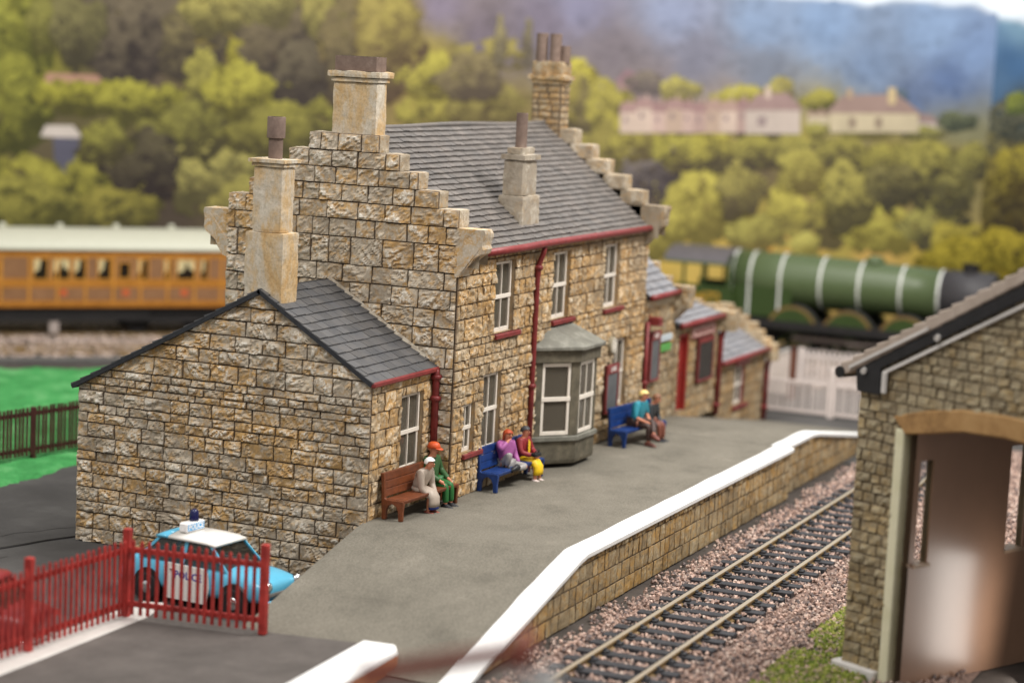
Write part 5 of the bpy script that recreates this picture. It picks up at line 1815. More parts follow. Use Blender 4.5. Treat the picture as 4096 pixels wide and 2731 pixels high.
# windows sit at measured distances along the side
wins = []
pat = [(.0, .62, 'd'), (1.9, 2.38, 'w'), (2.62, 3.18, 'w'), (3.36, 3.78, 'w'), (4.26, 4.68, 'w'), (5.02, 5.40, 'd'), (5.72, 6.08, 'w'), (6.72, 6.96, 'w'), (7.2, 7.86, 'w'), (8.1, 8.34, 'w')]
base = -.95
for rep, off in ((0, base), (1, base - 9.2)):
    for (a, b, k) in pat:
        if off + a > L0 + .3 and off + b < L1 - .2:
            wins.append((off + a, off + b, k))
for (a, b, k) in wins:
    z0, z1 = (.90, 1.62) if k == 'w' else (.95, 1.5)
    mb = MB()
    mb.box(a - .05, a, 0, .03, z0 - .05, z1 + .05, fr); mb.box(b, b + .05, 0, .03, z0 - .05, z1 + .05, fr); mb.box(a, b, 0, .03, z1, z1 + .05, fr); mb.box(a, b, 0, .03, z0 - .05, z0, fr)
    wf = mb.build('window', gold, car)
    mb = MB(); mb.box(a, b, -.01, .012, z0, z1, fr); mb.build('pane', sub('coach_glass', (.018, .012, .008), rough=.15), wf)
    if k == 'w':
        mb = MB(); w_ = b - a
        mb.add([fr.p(a, .014, z1), fr.p(a + w_ * .52, .014, z1), fr.p(a + w_ * .38, .014, z0 + .34), fr.p(a, .014, z0 + .22)], [(0, 1, 2, 3)])
        mb.add([fr.p(b, .0145, z1), fr.p(a + w_ * .48, .0145, z1), fr.p(a + w_ * .68, .0145, z0 + .4), fr.p(b, .0145, z0 + .3)], [(0, 1, 2, 3)]) if w_ > .5 else None
        mb.build('curtain', sub('curtain_cream', (.55, .45, .24), rough=.7), wf)
mb = MB()
for z in (.02, .74, .83, 1.72, .62):
    mb.box(L0, L1, 0, .02, z, z + .035, fr)
mb.build('beading', gold, car)
mb = MB()
x = L0 + .15
while x < L1 - .4:
    mb.box(x, x + .9, .0, .012, .12, .58, fr)
    mb.box(x - .085, x - .015, 0, .022, .06, 1.72, fr, 1)
    mb.box(x, x + .9, .0, .006, .92, 1.68, fr)
    x += 1.02
mb.build('lower_panels', [teak_d, gold], car)
for q in (-4.9, -2.8, 1.9, 4.2, 6.4, 8.3):
    mb = MB(); mb.box(q, q + .26, .0, .026, .30, .52, fr)
    mb.build('crest', sub('crest_red', (.50, .10, .03), rough=.4), car)
mb = MB()
prof = [(-1.46, 3.10), (-1.46, 3.20), (-1.30, 3.42), (-1.0, 3.62), (-.6, 3.76), (0, 3.82), (.6, 3.76), (1.0, 3.62), (1.30, 3.42), (1.46, 3.20), (1.46, 3.10)]
mb.loft([[(x, y, z) for y, z in prof] for x in (L0 - .1, L1 + .1)])
cream = sub('roof_cream', (.49, .485, .39), rough=.5, var=.05)
rf = mb.build('roof', cream, car, bevel=.02)
mb = MB()
for k in range(9):
    xx = L0 + 1.2 + k * 2.1
    mb.tube([(xx, .25, 3.78), (xx, .25, 3.92), (xx, .25, 3.95)], [.13, .13, .05], 12)
mb.build('roof_vents', cream, rf, smooth=True)
mb = MB()
mb.box(L0 + .1, L1 - .1, -1.2, 1.2, .82, 1.0); mb.box(L0 + 4, L1 - 4, -1.15, -1.05, .5, .82)
mb.build('underframe', M['soot'], car)
for bx in (-6.4, 6.2):
    mb = MB(); mb.box(bx - 1.75, bx + 1.75, -1.08, -.98, .42, .72); mb.box(bx - 1.75, bx + 1.75, .98, 1.08, .42, .72); mb.box(bx - .2, bx + .2, -1.0, 1.0, .5, .82)
    bg = mb.build('bogie', M['soot'], car)
    for wx in (-1.25, 1.25):
        for sy in (-.66, .66):
            mb = MB(); mb.tube([(bx + wx, sy - .07, .53), (bx + wx, sy + .07, .53)], .53, 26); mb.build('wheel', M['soot'], bg)
mb = MB(); mb.box(1.6, 1.95, -1.12, -1.0, .05, .82); mb.build('battery_box', sub('pale_box', (.36, .30, .27)), car)

# ---- green express locomotive; local +x is its front
gm = sub('loco_green', (.078, .108, .045), rough=.38, var=.06, bump=.03)
gd = sub('loco_green_dark', (.035, .058, .016), rough=.3, var=.1, bump=.03)
lo = thing('locomotive', 'green express steam locomotive with white boiler bands beyond the fence', 'locomotive', (41.1, 0, -1.16), -math.pi / 2)
CX = lambda Y: -Y                              # local x from world Y
zc = 2.86
mb = MB()
bx = [(-5.2, 1.03), (-3.3, 1.03), (-1.7, 1.02), (-.2, .99), (1.35, .95), (2.80, .92)]
mb.tube([(x, 0, zc - (1.03 - r) * .25) for x, r in bx], [r for _, r in bx], 40)
mb.build('boiler', gm, lo, smooth=True)
mb = MB()                                       # straight firebox sides below the boiler
mb.box(-5.2, -2.7, -1.0, 1.0, 1.45, 2.85)
mb.build('firebox', gd, lo, bevel=.05)
bandm = sub('band_white', (.62, .62, .58), rough=.35)
for x in (-5.12, -4.4, -3.2, -1.65, -.17, 1.4, 2.82):
    r = float(np.interp(x, [b[0] for b in bx], [b[1] for b in bx])) + .012
    z_ = zc - (1.03 - (r - .012)) * .25
    mb = MB(); mb.tube([(x - .045, 0, z_), (x + .045, 0, z_)], r, 40); mb.build('boiler_band', bandm, lo, smooth=False)
    if x < -3:
        for sy in (-1, 1):
            mb = MB(); mb.box(x - .045, x + .045, sy * 1.0 - .012, sy * 1.0 + .012, 1.5, 2.85); mb.build('boiler_band', bandm, lo)
mb = MB(); mb.tube([(2.865, 0, 2.83), (4.75, 0, 2.83), (4.80, 0, 2.83)], [.93, .93, .86], 40)
sm = mb.build('smokebox', sub('smokebox_black', (.045, .042, .045), rough=.55), lo, smooth=True)
mb = MB(); mb.tube([(4.79, 0, 2.83), (4.90, 0, 2.83), (4.97, 0, 2.83)], [.72, .66, .2], 30); mb.build('smokebox_door', M['soot'], sm, smooth=True)
mb = MB(); mb.tube([(3.8, 0, 3.65), (3.8, 0, 3.78), (3.8, 0, 3.95), (3.8, 0, 4.03), (3.8, 0, 4.03)], [.40, .30, .31, .36, .24], 26); mb.build('chimney', M['soot'], lo, smooth=True)
mb = MB(); mb.tube([(.19, 0, 3.75), (.19, 0, 3.92), (.19, 0, 4.02), (.19, 0, 4.06)], [.44, .36, .26, .05], 26); mb.build('dome', gm, lo, smooth=True)
mb = MB(); mb.tube([(-4.0, .2, 3.8), (-4.0, .2, 4.0)], .08, 10); mb.build('safety_valve', gold, lo)
# cab
for sy in (-1, 1):
    mb = MB()
    fr2 = Fr((0, sy * 1.33, 0), (1, 0, 0), (0, sy, 0))
    mb.prism([(-7.2, 1.4), (-5.0, 1.4), (-4.9, 1.6), (-4.9, 2.1), (-5.0, 2.52), (-7.2, 2.52)], -.02, .02, fr2)
    cs = mb.build('cab_side', gd, lo)
    for (a, b) in ((-6.98, -6.86), (-6.2, -6.1), (-5.2, -5.0)):
        mb = MB(); mb.box(a, b, -.02, .02, 2.52, 3.42, fr2)
        mb.build('cab_pillar', gd, lo)
    mb = MB()
    fr3 = Fr((0, sy * 1.33, 0), (sy * -1 * -1 if sy < 0 else -1, 0, 0), (0, sy, 0))
    lettering(mb, '4472', .62, Fr((0, sy * 1.33, 0), (1 if sy < 0 else -1, 0, 0), (0, sy, 0)), -6.0 if sy < 0 else 6.0, .0225, 2.02, bold=.012)
    mb.build('number', sub('number_gold', (.42, .24, .03), rough=.4), cs)
mb = MB()
prof = [(-1.42, 3.36), (-1.36, 3.50), (-1.0, 3.74), (-.5, 3.88), (0, 3.93), (.5, 3.88), (1.0, 3.74), (1.36, 3.50), (1.42, 3.36), (0, 3.45)]
mb.loft([[(x, y, z) for y, z in prof] for x in (-7.75, -5.18)])
mb.build('cab_roof', sub('cab_roof_grey', (.10, .09, .095), rough=.5), lo, bevel=.015)
mb = MB(); mb.box(-7.75, -5.18, -1.44, 1.44, 3.30, 3.40); mb.build('cab_cornice', gm, lo, bevel=.015)
mb = MB(); mb.box(-5.16, -5.1, -1.3, 1.3, 1.4, 3.7); mb.build('cab_front', gd, lo)
# running plate, splashers, motion
mb = MB(); mb.box(-7.2, 5.4, -1.36, 1.36, 1.32, 1.42); mb.box(-7.2, 5.4, -1.38, -1.34, 1.12, 1.42); mb.box(-7.2, 5.4, 1.34, 1.38, 1.12, 1.42)
mb.build('running_plate', M['soot'], lo)
mb = MB(); mb.box(-7.0, 5.3, -.55, .55, .55, 1.3); mb.box(5.3, 5.5, -1.3, 1.3, .85, 1.3); mb.build('frames', M['soot'], lo)
for x in (-2.55, -.4, 1.75):
    for sy in (-1, 1):
        fr2 = Fr((x, sy * 1.06, 0), (1, 0, 0), (0, sy, 0))
        pr = [(.98 * math.cos(a), 1.02 + .98 * math.sin(a)) for a in np.linspace(.42, math.pi - .42, 18)]
        mb = MB(); mb.prism(pr, -.05, .2, fr2); sp = mb.build('splasher', gd, lo, bevel=.01)
        mb = MB(); mb.prism([(p[0] * 1.012, 1.02 + (p[1] - 1.02) * 1.012) for p in pr], .2, .205, fr2, 0)
        mb.prism([(p[0] * .9, 1.02 + (p[1] - 1.02) * .9) for p in pr], .2055, .2075, fr2, 1); mb.build('splasher_edge', [sub('splasher_line', (.17, .10, .03), rough=.5), gd], sp)
        mb = MB()
        ring = [(math.cos(a), math.sin(a)) for a in np.linspace(0, 6.2832, 40, endpoint=False)]
        mb.loft([[(x + r * c, sy * y, 1.02 + r * s_) for c, s_ in ring] for (r, y) in ((.86, .68), (1.02, .68), (1.02, .82), (.86, .82))], caps=False)
        dw = mb.build('driving_wheel', M['soot'], lo, smooth=True)
        mb = MB()
        for k in range(10):
            a = k * math.pi / 10 * 2
            mb.tube([(x, sy * .75, 1.02), (x + .88 * math.cos(a), sy * .75, 1.02 + .88 * math.sin(a))], .045, 6)
        mb.tube([(x, sy * .66, 1.02), (x, sy * .86, 1.02)], .2, 16)
        mb.build('spokes', gd, dw)
for sy in (-1, 1):
    mb = MB(); mb.box(-2.6, 1.8, sy * .95 - .03, sy * .95 + .03, .72, .86); mb.build('coupling_rod', sub('steel_dull', (.18, .14, .12), rough=.4, spec=.5), lo)
    mb = MB(); mb.tube([(3.0, sy * 1.08, .95), (4.2, sy * 1.08, .95)], .38, 20); mb.build('cylinder', M['soot'], lo)
    mb = MB(); mb.tube([(-.4, sy * 1.02, .72), (3.0, sy * 1.05, .95)], .06, 8); mb.build('connecting_rod', M['steel_dull'], lo)
    for x in (3.3, 4.9, -5.2):
        mb = MB(); mb.tube([(x, sy * .66, .5), (x, sy * .8, .5)], .5, 26); mb.build('carrying_wheel', M['soot'], lo)
    mb = MB(); mb.tube([(5.5, sy * .88, 1.08), (5.9, sy * .88, 1.08), (5.92, sy * .88, 1.08)], [.1, .12, .24], 18); mb.build('buffer', M['soot'], lo)
# tender, a thing of its own behind the cab
te = thing('tender', 'dark green tender heaped with coal behind the locomotive cab', 'tender', (40.2, 10.2, -1.16), -math.pi / 2 + .2)
mb = MB(); mb.box(-3.6, 1.9, -1.28, 1.28, 1.35, 2.75); mb.build('tank', gd, te, bevel=.06, seg=2)
mb = MB(); mb.box(-3.6, 2.0, -1.3, 1.3, .85, 1.3); mb.build('frames', M['soot'], te)
mb = MB()
rng = np.random.RandomState(8)
for k in range(160):
    x, y = rng.uniform(-1.6, 1.7), rng.uniform(-.95, .95)
    h = 2.75 + .55 * (1 - abs(y)) * rng.uniform(.5, 1)
    r = rng.uniform(.10, .2)
    mb.box(x - r, x + r, y - r, y + r, h - r - .4, h + r * .6)
mb.build('coal', M['soot'], te, bevel=.03)
for x in (-3.0, -1.2, .6, 1.5):
    for sy in (-1, 1):
        mb = MB(); mb.tube([(x, sy * .64, .5), (x, sy * .78, .5)], .5, 24); mb.build('wheel', M['soot'], te)

# ================================================================== GOODS SHED (right foreground)
sh = thing('goods_shed', 'blurred brown stone shed with black bargeboard and arched opening', 'shed', (0, 0, 0))
SG = np.array([-.45, -.893, 0]); SG /= np.linalg.norm(SG)
SW = np.array([.893, -.45, 0]); SW /= np.linalg.norm(SW)
SO = np.array([-.68, -10.39, 0.0])
sf = Fr(SO, SG, -SW)                            # u across the gable, n towards us
arch_out = [(.95, 3.63), (1.73, 3.85), (2.52, 3.99), (3.45, 4.03), (4.4, 3.99), (5.2, 3.85), (5.95, 3.63)]
arch_in = [(5.63, 3.34), (4.95, 3.47), (4.3, 3.59), (3.45, 3.63), (2.56, 3.59), (1.95, 3.46), (1.27, 3.34)]
w = Wall(111); w.rough = 1.3
w.face(sf, courses(-1.34, 4.5, 20, (.16, .22)), lambda z: .12, lambda z: 7.5, holes=[(1.1, 5.8, -1.4, 3.64)], wr=(.24, .5), cell=.06, proud=.06)
w.face(sf, courses(4.5, 6.3, 21, (.16, .22)), lambda z: .25 + (z - 4.5) / .545, lambda z: 7.35 - (z - 4.5) / .545, wr=(.24, .5), cell=.07, proud=.06)
w.face(Fr(SO + SG * .12, SW, -SG), courses(-1.34, 4.3, 22, (.16, .22)), lambda z: 0, lambda z: .45, wr=(.24, .5), cell=.1, proud=.05)
w.face(Fr(SO + SG * 1.36, SW, -SG), courses(-1.34, 4.3, 22, (.16, .22)), lambda z: .0, lambda z: 7.0, holes=[(.15, .52, .95, 2.87), (2.78, 3.32, .95, 2.95)], wr=(.24, .5), cell=.1, proud=.03, reveal=.1)
w.build('stone_wall', M['stone_shed'], sh)
mb = MB(); mb.prism(arch_out + arch_in, -.30, .09, sf)
mb.build('arch', mottled('arch_stone', [(.3, (.16, .085, .035)), (.5, (.36, .21, .085)), (.75, (.46, .29, .13))], 1.6, .7, .3), sh, bevel=.03)
mb = MB(); mb.box(1.02, 1.24, -.30, .07, -1.34, 3.42, sf)
mb.build('jamb', mottled('jamb_cream', [(.3, (.60, .57, .38)), (.7, (.72, .68, .50))], 2, .6, .2), sh, bevel=.04, seg=2)
mb = MB(); mb.box(-.05, 1.0, -.2, .16, -1.34, -1.12, sf)
mb.build('plinth', M['kerb'], sh, bevel=.03)
gl = paint('brown_gloss_wall', (.31, .175, .108), .45, .08, 1.0, .03, .6)
gb = gl.node_tree.nodes['Principled BSDF']
gb.inputs['Coat Weight'].default_value = 1.0
gb.inputs['Coat Roughness'].default_value = .30
gb.inputs['Coat IOR'].default_value = 1.7
fi = Fr(SO + SG * 1.5, SW, SG)                 # inner face: u = into the shed, n = to the right
mb = MB()
for (a, b, c, d) in ((.0, .15, -1.34, 4.2), (.15, .52, -1.34, .95), (.15, .52, 2.87, 4.2), (.52, 2.78, -1.34, 4.2), (2.78, 3.32, -1.34, .95), (2.78, 3.32, 2.95, 4.2), (3.32, 7.0, -1.34, 4.2)):
    mb.add([fi.p(a, 0, c), fi.p(b, 0, c), fi.p(b, 0, d), fi.p(a, 0, d)], [(0, 1, 2, 3)])
for (a, b, c, d) in ((.15, .52, .95, 2.87), (2.78, 3.32, .95, 2.95)):
    q = [(a, c), (b, c), (b, d), (a, d)]
    for i in range(4):
        (x1, z1), (x2, z2) = q[i], q[(i + 1) % 4]
        mb.add([fi.p(x1, 0, z1), fi.p(x2, 0, z2), fi.p(x2, -.14, z2), fi.p(x1, -.14, z1)], [(0, 1, 2, 3)])
mb.build('inner_wall', gl, sh)
for (a, b, z) in ((.12, .56, .95), (2.74, 3.36, .95)):
    mb = MB(); mb.box(a, b, -.30, .05, z - .05, z + .012, fi)
    mb.build('window_sill', sub('shed_sill', (.40, .28, .19), rough=.5), sh)
mb = MB(); mb.add([SO + SW * 7.0 + SG * u + np.array((0, 0, z)) for u, z in ((.1, -1.34), (7.5, -1.34), (7.5, 4.3), (3.8, 6.3), (.1, 4.3))], [(0, 1, 2, 3, 4)])
mb.build('rear_wall', gl, sh)
# roof: stepped thick courses, black bargeboard and gutter
SLP = (6.60 - 4.42) / (3.53 + .4)
mb = MB()
for sd in (0, 1):
    m_ = (lambda u: u) if sd == 0 else (lambda u: 7.6 - u)
    n = 15
    for i in range(n):
        u0 = -.30 + i * (4.10 / n); u1 = u0 + 4.10 / n + .12
        z0 = 4.17 + (u0 + .30) * SLP
        z1 = 4.17 + (u1 + .30) * SLP
        poly = [(m_(u0), z0), (m_(u1), z1 - .02), (m_(u1), z1 + .19), (m_(u0), z0 + .27)]
        mb.prism(poly if sd == 0 else poly[::-1], -7.2, .17 + .004 * (i % 3), sf)
mb.build('roof', mottled('shed_tiles', [(.3, (.31, .25, .20)), (.55, (.40, .33, .275)), (.8, (.48, .41, .35))], 2.2, .85, .3), sh, bevel=.02)
for sd in (0, 1):
    m_ = (lambda u: u) if sd == 0 else (lambda u: 7.6 - u)
    poly = [(.06, 4.40), (3.80, 6.40), (3.80, 6.13), (.66, 4.46), (.66, 3.97), (.12, 3.97)]
    poly = [(m_(a), b) for a, b in poly]
    mb = MB(); mb.prism(poly if sd == 0 else poly[::-1], .09, .15, sf)
    mb.build('bargeboard', M['black'], sh, bevel=.012)
    poly = [(-.05, 4.36), (1.72, 5.30), (1.72, 5.36), (-.05, 4.42)]
    mb = MB(); mb.prism([(m_(a), b) for a, b in (poly if sd == 0 else poly[::-1])], .175, .21, sf)
    mb.build('fascia_edge', M['kerb'], sh)
    poly = [(.70, 4.42), (3.75, 6.04), (3.75, 5.98), (.70, 4.35)]
    mb = MB(); mb.prism([(m_(a), b) for a, b in (poly if sd == 0 else poly[::-1])], .08, .13, sf)
    mb.build('trim', M['kerb'], sh)
mb = MB(); mb.box(.68, .80, .08, .16, 4.0, 4.42, sf); mb.build('bracket', M['kerb'], sh, bevel=.03)
mb = MB(); a, b = sf.p(-.28, .20, 4.27), sf.p(-.28, -7.2, 4.27); mb.tube([a, b], .11, 12); mb.build('gutter', M['black'], sh)
for (u, z) in ((.28, 4.38), (1.92, 5.20)):
    mb = MB(); mb.tube([sf.p(u, .14, z), sf.p(u + .02, .22, z - .02)], .055, 10); mb.build('highlight_dot', M['kerb'], sh)  # white highlights on the bargeboard, put in as pale discs
mb = MB(); mb.box(7.0, 7.4, -7.0, -.3, 3.9, 4.25, sf); mb.build('wall_plate', M['black'], sh)

# ================================================================== SIGNAL (very close, out of focus)
sg_ = thing('semaphore_signal', 'very blurred red brown signal arm on a white post in the foreground', 'signal', (-21.95, -13.07, -1.36))
o = np.array((-21.95, -13.07, -1.36))
mb = MB(); mb.box(-.10, .10, -.10, .10, 0, 5.58); mb.build('post', M['signal_white'], sg_, bevel=.015)
mb = MB(); mb.box(-.06, .06, .15, .30, 5.44, 5.57); mb.build('lamp', M['signal_white'], sg_, bevel=.03)
sred = sub('signal_red', (.30, .085, .06), rough=.5)
A0, A1 = np.array((-22.03, -12.84, 4.42)) - o, np.array((-22.59, -11.62, 4.14)) - o
Ud = (A1 - A0) / np.linalg.norm(A1 - A0)
fr = Fr(A0, Ud, (-Ud[1], Ud[0], 0), np.cross(Ud, (-Ud[1], Ud[0], 0)) * -1)
mb = MB(); mb.box(-.05, 1.5, -.02, .02, -.09, .09, fr); mb.build('arm', sred, sg_, bevel=.008)
mb = MB(); mb.tube([A0 + np.array((-.02, .03, .01)), A0 + np.array((.04, -.08, -.01))], .20, 16); mb.build('spectacle', sred, sg_)
mb = MB(); mb.tube([(0, 0, 5.58), (0, 0, 5.64)], [.10, .02], 12); mb.build('finial', M['signal_white'], sg_, smooth=True)

# ================================================================== PRINTED BACKSCENE
# A flat printed picture of a valley, mounted on two boards that meet in a corner at the right.
BOARD = [((24.0, 46.79), (49.5, -2.4)), ((49.5, -2.4), (46.0, -24.0))]
INK = 1.12


def ink(c):
    return tuple(min(.9, v * INK) for v in lin(*c))


def leaf(c, k=1.0):
    r, g, b = lin(*c)
    return np.array((r * .91 * k, g * .98 * k, b * 1.0 * k))


def board_pt(x, y, b, off=0.0):
    """a place on the print, given in the picture's own 2352 x 1568 sheet coordinates"""
    d = CAM_R.T @ np.array([(x * 1.74149 - 2048) / 8769.84, (y * 1.74149 - 1365.5) / 8769.84, 1.0])
    (ax, ay), (bx_, by_) = BOARD[b]
    n = np.array([-(by_ - ay), bx_ - ax, 0.0]); n /= np.linalg.norm(n)
    if n @ (CAM_P - np.array([ax, ay, 0])) < 0: n = -n
    q = np.array([ax, ay, 0]) + n * off
    return CAM_P + d * (((q - CAM_P) @ n) / (d @ n))


FIELD = [  # sheet x, y, ink
    (0, 0, (120, 115, 50)), (60, 150, (125, 120, 48)), (200, 60, (95, 85, 62)), (320, 150, (82, 70, 62)), (480, 60, (120, 106, 58)), (640, 130, (88, 74, 62)), (760, 60, (118, 105, 66)),
    (880, 160, (110, 88, 62)), (930, 40, (122, 106, 70)), (1010, 20, (122, 112, 128)), (1100, 90, (104, 94, 104)), (1250, 60, (112, 104, 118)), (1400, 120, (112, 104, 110)), (1330, 20, (122, 120, 142)),
    (1550, 30, (132, 140, 165)), (1600, 130, (114, 114, 128)), (1750, 60, (124, 142, 170)), (1750, 170, (110, 116, 130)), (1900, 60, (124, 146, 178)), (2000, 160, (112, 130, 158)), (2150, 80, (128, 150, 182)),
    (2180, 190, (92, 112, 150)), (2240, 120, (118, 140, 176)), (2100, 230, (92, 108, 140)), (1500, 200, (112, 104, 108)), (1300, 180, (112, 102, 98)),
    (1500, 260, (160, 136, 126)), (1700, 260, (156, 136, 124)), (1900, 290, (160, 148, 96)), (2100, 310, (156, 146, 80)), (2220, 300, (120, 118, 90)),
    (1450, 340, (128, 114, 66)), (1650, 330, (140, 128, 64)), (1850, 340, (146, 134, 62)), (2050, 350, (120, 108, 58)), (2220, 360, (128, 116, 60)),
    (1550, 420, (94, 80, 64)), (1750, 390, (92, 80, 62)), (1950, 400, (90, 78, 58)), (2150, 400, (92, 82, 58)), (1700, 500, (150, 136, 64)), (1950, 560, (150, 136, 66)), (2150, 600, (160, 140, 60)),
    (1550, 560, (176, 152, 74)), (1700, 580, (184, 156, 78)), (1850, 580, (186, 154, 80)), (2000, 585, (186, 152, 84)), (1500, 600, (190, 160, 80)), (1600, 660, (200, 170, 90)),
    (0, 330, (92, 86, 48)), (120, 330, (90, 80, 60)), (250, 300, (96, 88, 56)), (330, 420, (66, 54, 50)), (450, 330, (92, 82, 54)), (600, 330, (110, 100, 52)), (700, 200, (96, 82, 60)),
    (700, 400, (92, 80, 54)), (100, 500, (110, 102, 52)), (400, 500, (72, 62, 52)), (550, 500, (84, 74, 54)), (1000, 130, (140, 126, 66)), (1000, 250, (136, 120, 64)), (1200, 250, (120, 106, 66)), (1400, 480, (110, 98, 58)),
    (800, 600, (96, 86, 56)), (1300, 600, (120, 106, 58)), (200, 700, (96, 90, 56))]
FP = np.array([(a, b) for a, b, _ in FIELD], float); FCOL = np.array([lin(*c) for _, _, c in FIELD])


FP0, FCOL0 = FP, FCOL


def field_main(x, y):
    d = (FP0[:, 0] - x) ** 2 + (FP0[:, 1] - y) ** 2
    wgt = 1 / (d + 600) ** 1.7
    return (FCOL0 * wgt[:, None]).sum(0) / wgt.sum()


def field(x, y):
    d = (FP[:, 0] - x) ** 2 + (FP[:, 1] - y) ** 2
    wgt = 1 / (d + 600) ** 1.7
    return (FCOL * wgt[:, None]).sum(0) / wgt.sum()


ink_m = vcol_mat('printed_ink', .62, .25, .10, 1.1)
card = paint('board_edge', (.45, .42, .38), .8)
FIELD2 = [(2270, 60, (92, 122, 152)), (2330, 150, (62, 94, 130)), (2270, 200, (70, 98, 128)), (2330, 30, (110, 140, 160)), (2280, 300, (72, 74, 66)), (2330, 260, (64, 72, 66)), (2300, 380, (76, 70, 52)), (2290, 480, (96, 82, 34)), (2330, 540, (84, 70, 30)), (2330, 650, (120, 104, 24))]
panels = []
for b, (x0, x1, lab) in enumerate(((-260, 2262, 'printed backdrop board with a blurred wooded valley, village and blue hill'), (2262, 2900, 'narrow darker backdrop panel beyond the corner seam at the right'))):
    t = thing('backdrop_panel', lab, 'backdrop', (*BOARD[b][0], -1.36))
    o = np.array((*BOARD[b][0], -1.36))
    (ax, ay), (bx_, by_) = BOARD[b]
    U = np.array((bx_ - ax, by_ - ay, 0)); L = np.linalg.norm(U); U /= L
    n = np.array((-U[1], U[0], 0))
    if n @ (CAM_P - o) < 0: n = -n
    fr = Fr(np.zeros(3), U, n)
    mb = MB(); mb.box(0, L, -.30, -.02, 0, 24, fr); mb.build('board', card, t)
    # the printed sheet
    nu, nz = 190, 150
    if b == 1:
        FP = np.array([(a, c) for a, c, _ in FIELD2], float); FCOL = np.array([lin(*c) for _, _, c in FIELD2])
    Vv, Cc = [], []
    cR = CAM_R
    for i in range(nu + 1):
        for j in range(nz + 1):
            p = fr.p(L * i / nu, 0, 24.0 * j / nz)
            Vv.append(p)
            c = cR @ (p + o - CAM_P)
            X, Y = (2048 + 8769.84 * c[0] / c[2]) / 1.74149, (1365.5 + 8769.84 * c[1] / c[2]) / 1.74149
            X += 26 * (vn(np.array(X / 60), np.array(Y / 60), 8) - .5); Y += 26 * (vn(np.array(X / 60), np.array(Y / 60), 9) - .5)
            v = field(float(np.clip(X, -200, 2700)), float(np.clip(Y, -200, 900)))
            # sky above the hill line
            hl = 1 + (X - 1950) * .055 + 3 * math.sin(X / 60) if b == 0 else 24 + (X - 2262) * .30
            if X > 1700:
                k_ = min(1.0, max(0.0, (hl - Y) / 9 + .5))
                v = v * (1 - k_) + np.array(lin(216, 224, 232)) * k_
            Cc.append((*(v * INK), 1))
    idx = np.arange((nu + 1) * (nz + 1)).reshape(nu + 1, nz + 1)
    F = np.stack([idx[:-1, :-1], idx[1:, :-1], idx[1:, 1:], idx[:-1, 1:]], -1).reshape(-1, 4).tolist()
    raw_mesh('printed_sheet', Vv, F, ink_m, Cc, t)
    panels.append((t, o))

DAB = [0]


def dabs(name, b, pts, parent, org):
    """many small overlapping dabs of ink: pts = (x, y, r, colour)"""
    Vv, F, Cc = [], [], []
    for (x, y, r, c) in pts:
        DAB[0] += 1
        off = .006 + (DAB[0] % 6000) * .000012
        k = 7
        base = len(Vv)
        ph = random.random() * 6
        for q in range(k):
            a = ph + q * 2 * math.pi / k
            rr = r * random.uniform(.7, 1.25)
            Vv.append(board_pt(x + rr * math.cos(a), y + rr * math.sin(a) * .85, b, off) - org)
            Cc.append((*c, 1))
        F.append(tuple(range(base, base + k)))
    return raw_mesh(name, Vv, F, ink_m, Cc, parent)


def printed_tree(x, y, rx, ry, hi, lo, b=0, n=260, shape='round'):
    t, o = panels[b]
    hi, lo = leaf(hi, 1.0), leaf(lo, .66)
    hi = hi * .88 + hi.mean() * .12
    pts = []
    ph = random.random() * 6
    for i in range(n):
        a, q = random.random() * 2 * math.pi, math.sqrt(random.random())
        edge = 1 + .13 * math.sin(3 * a + ph) + .09 * math.sin(5 * a + ph * 2)
        u, v = q * math.cos(a) * edge, q * math.sin(a) * edge
        if shape == 'spire':
            u *= .35 + .65 * (v + 1) / 2
        cl = vn(np.array((x + u * rx) / 22), np.array((y + v * ry) / 17), 11) - .5
        f = .50 - .72 * v - .2 * u + .62 * float(cl) + random.gauss(0, .11)
        if i < n * .3: f -= .5
        f = min(1, max(0, f))
        c = (lo * (1 - f) + hi * f) * random.uniform(.88, 1.12) * INK
        r = (rx * ry) ** .5 * random.uniform(.075, .145) * (1.7 if i < n * .3 else 1)
        pts.append((x + u * rx, y + v * ry, r, tuple(np.minimum(c, .95))))
    return dabs('printed_tree', b, pts, t, o)


def printed_house(walls, roof, wc, rc, b=0, extra=()):
    t, o = panels[b]
    DAB[0] += 40
    mb = MB()
    off = .006 + (DAB[0] % 6000) * .000012
    for poly, c in [(walls, wc), (roof, rc)] + list(extra):
        off += .004
        mb.add([board_pt(x, y, b, off) for x, y in poly], [tuple(range(len(poly)))], 0, (*ink(c), 1))
    return mb.build('printed_house', ink_m, t, origin=o)


# the wooded texture of the far hill
hp = []
for i in range(900):
    x, y = random.uniform(930, 2255), random.uniform(0, 250)
    if y < 14 + (x - 1950) * .085 or (x < 1000 and y > 90): continue
    k = float(vn(np.array(x / 34), np.array(y / 15), 12))
    c = field_main(x, y) * (.80 + .26 * k) * INK
    hp.append((x, y, random.uniform(6, 15), tuple(np.minimum(c, .9))))
dabs('printed_hill', 0, hp, *panels[0])
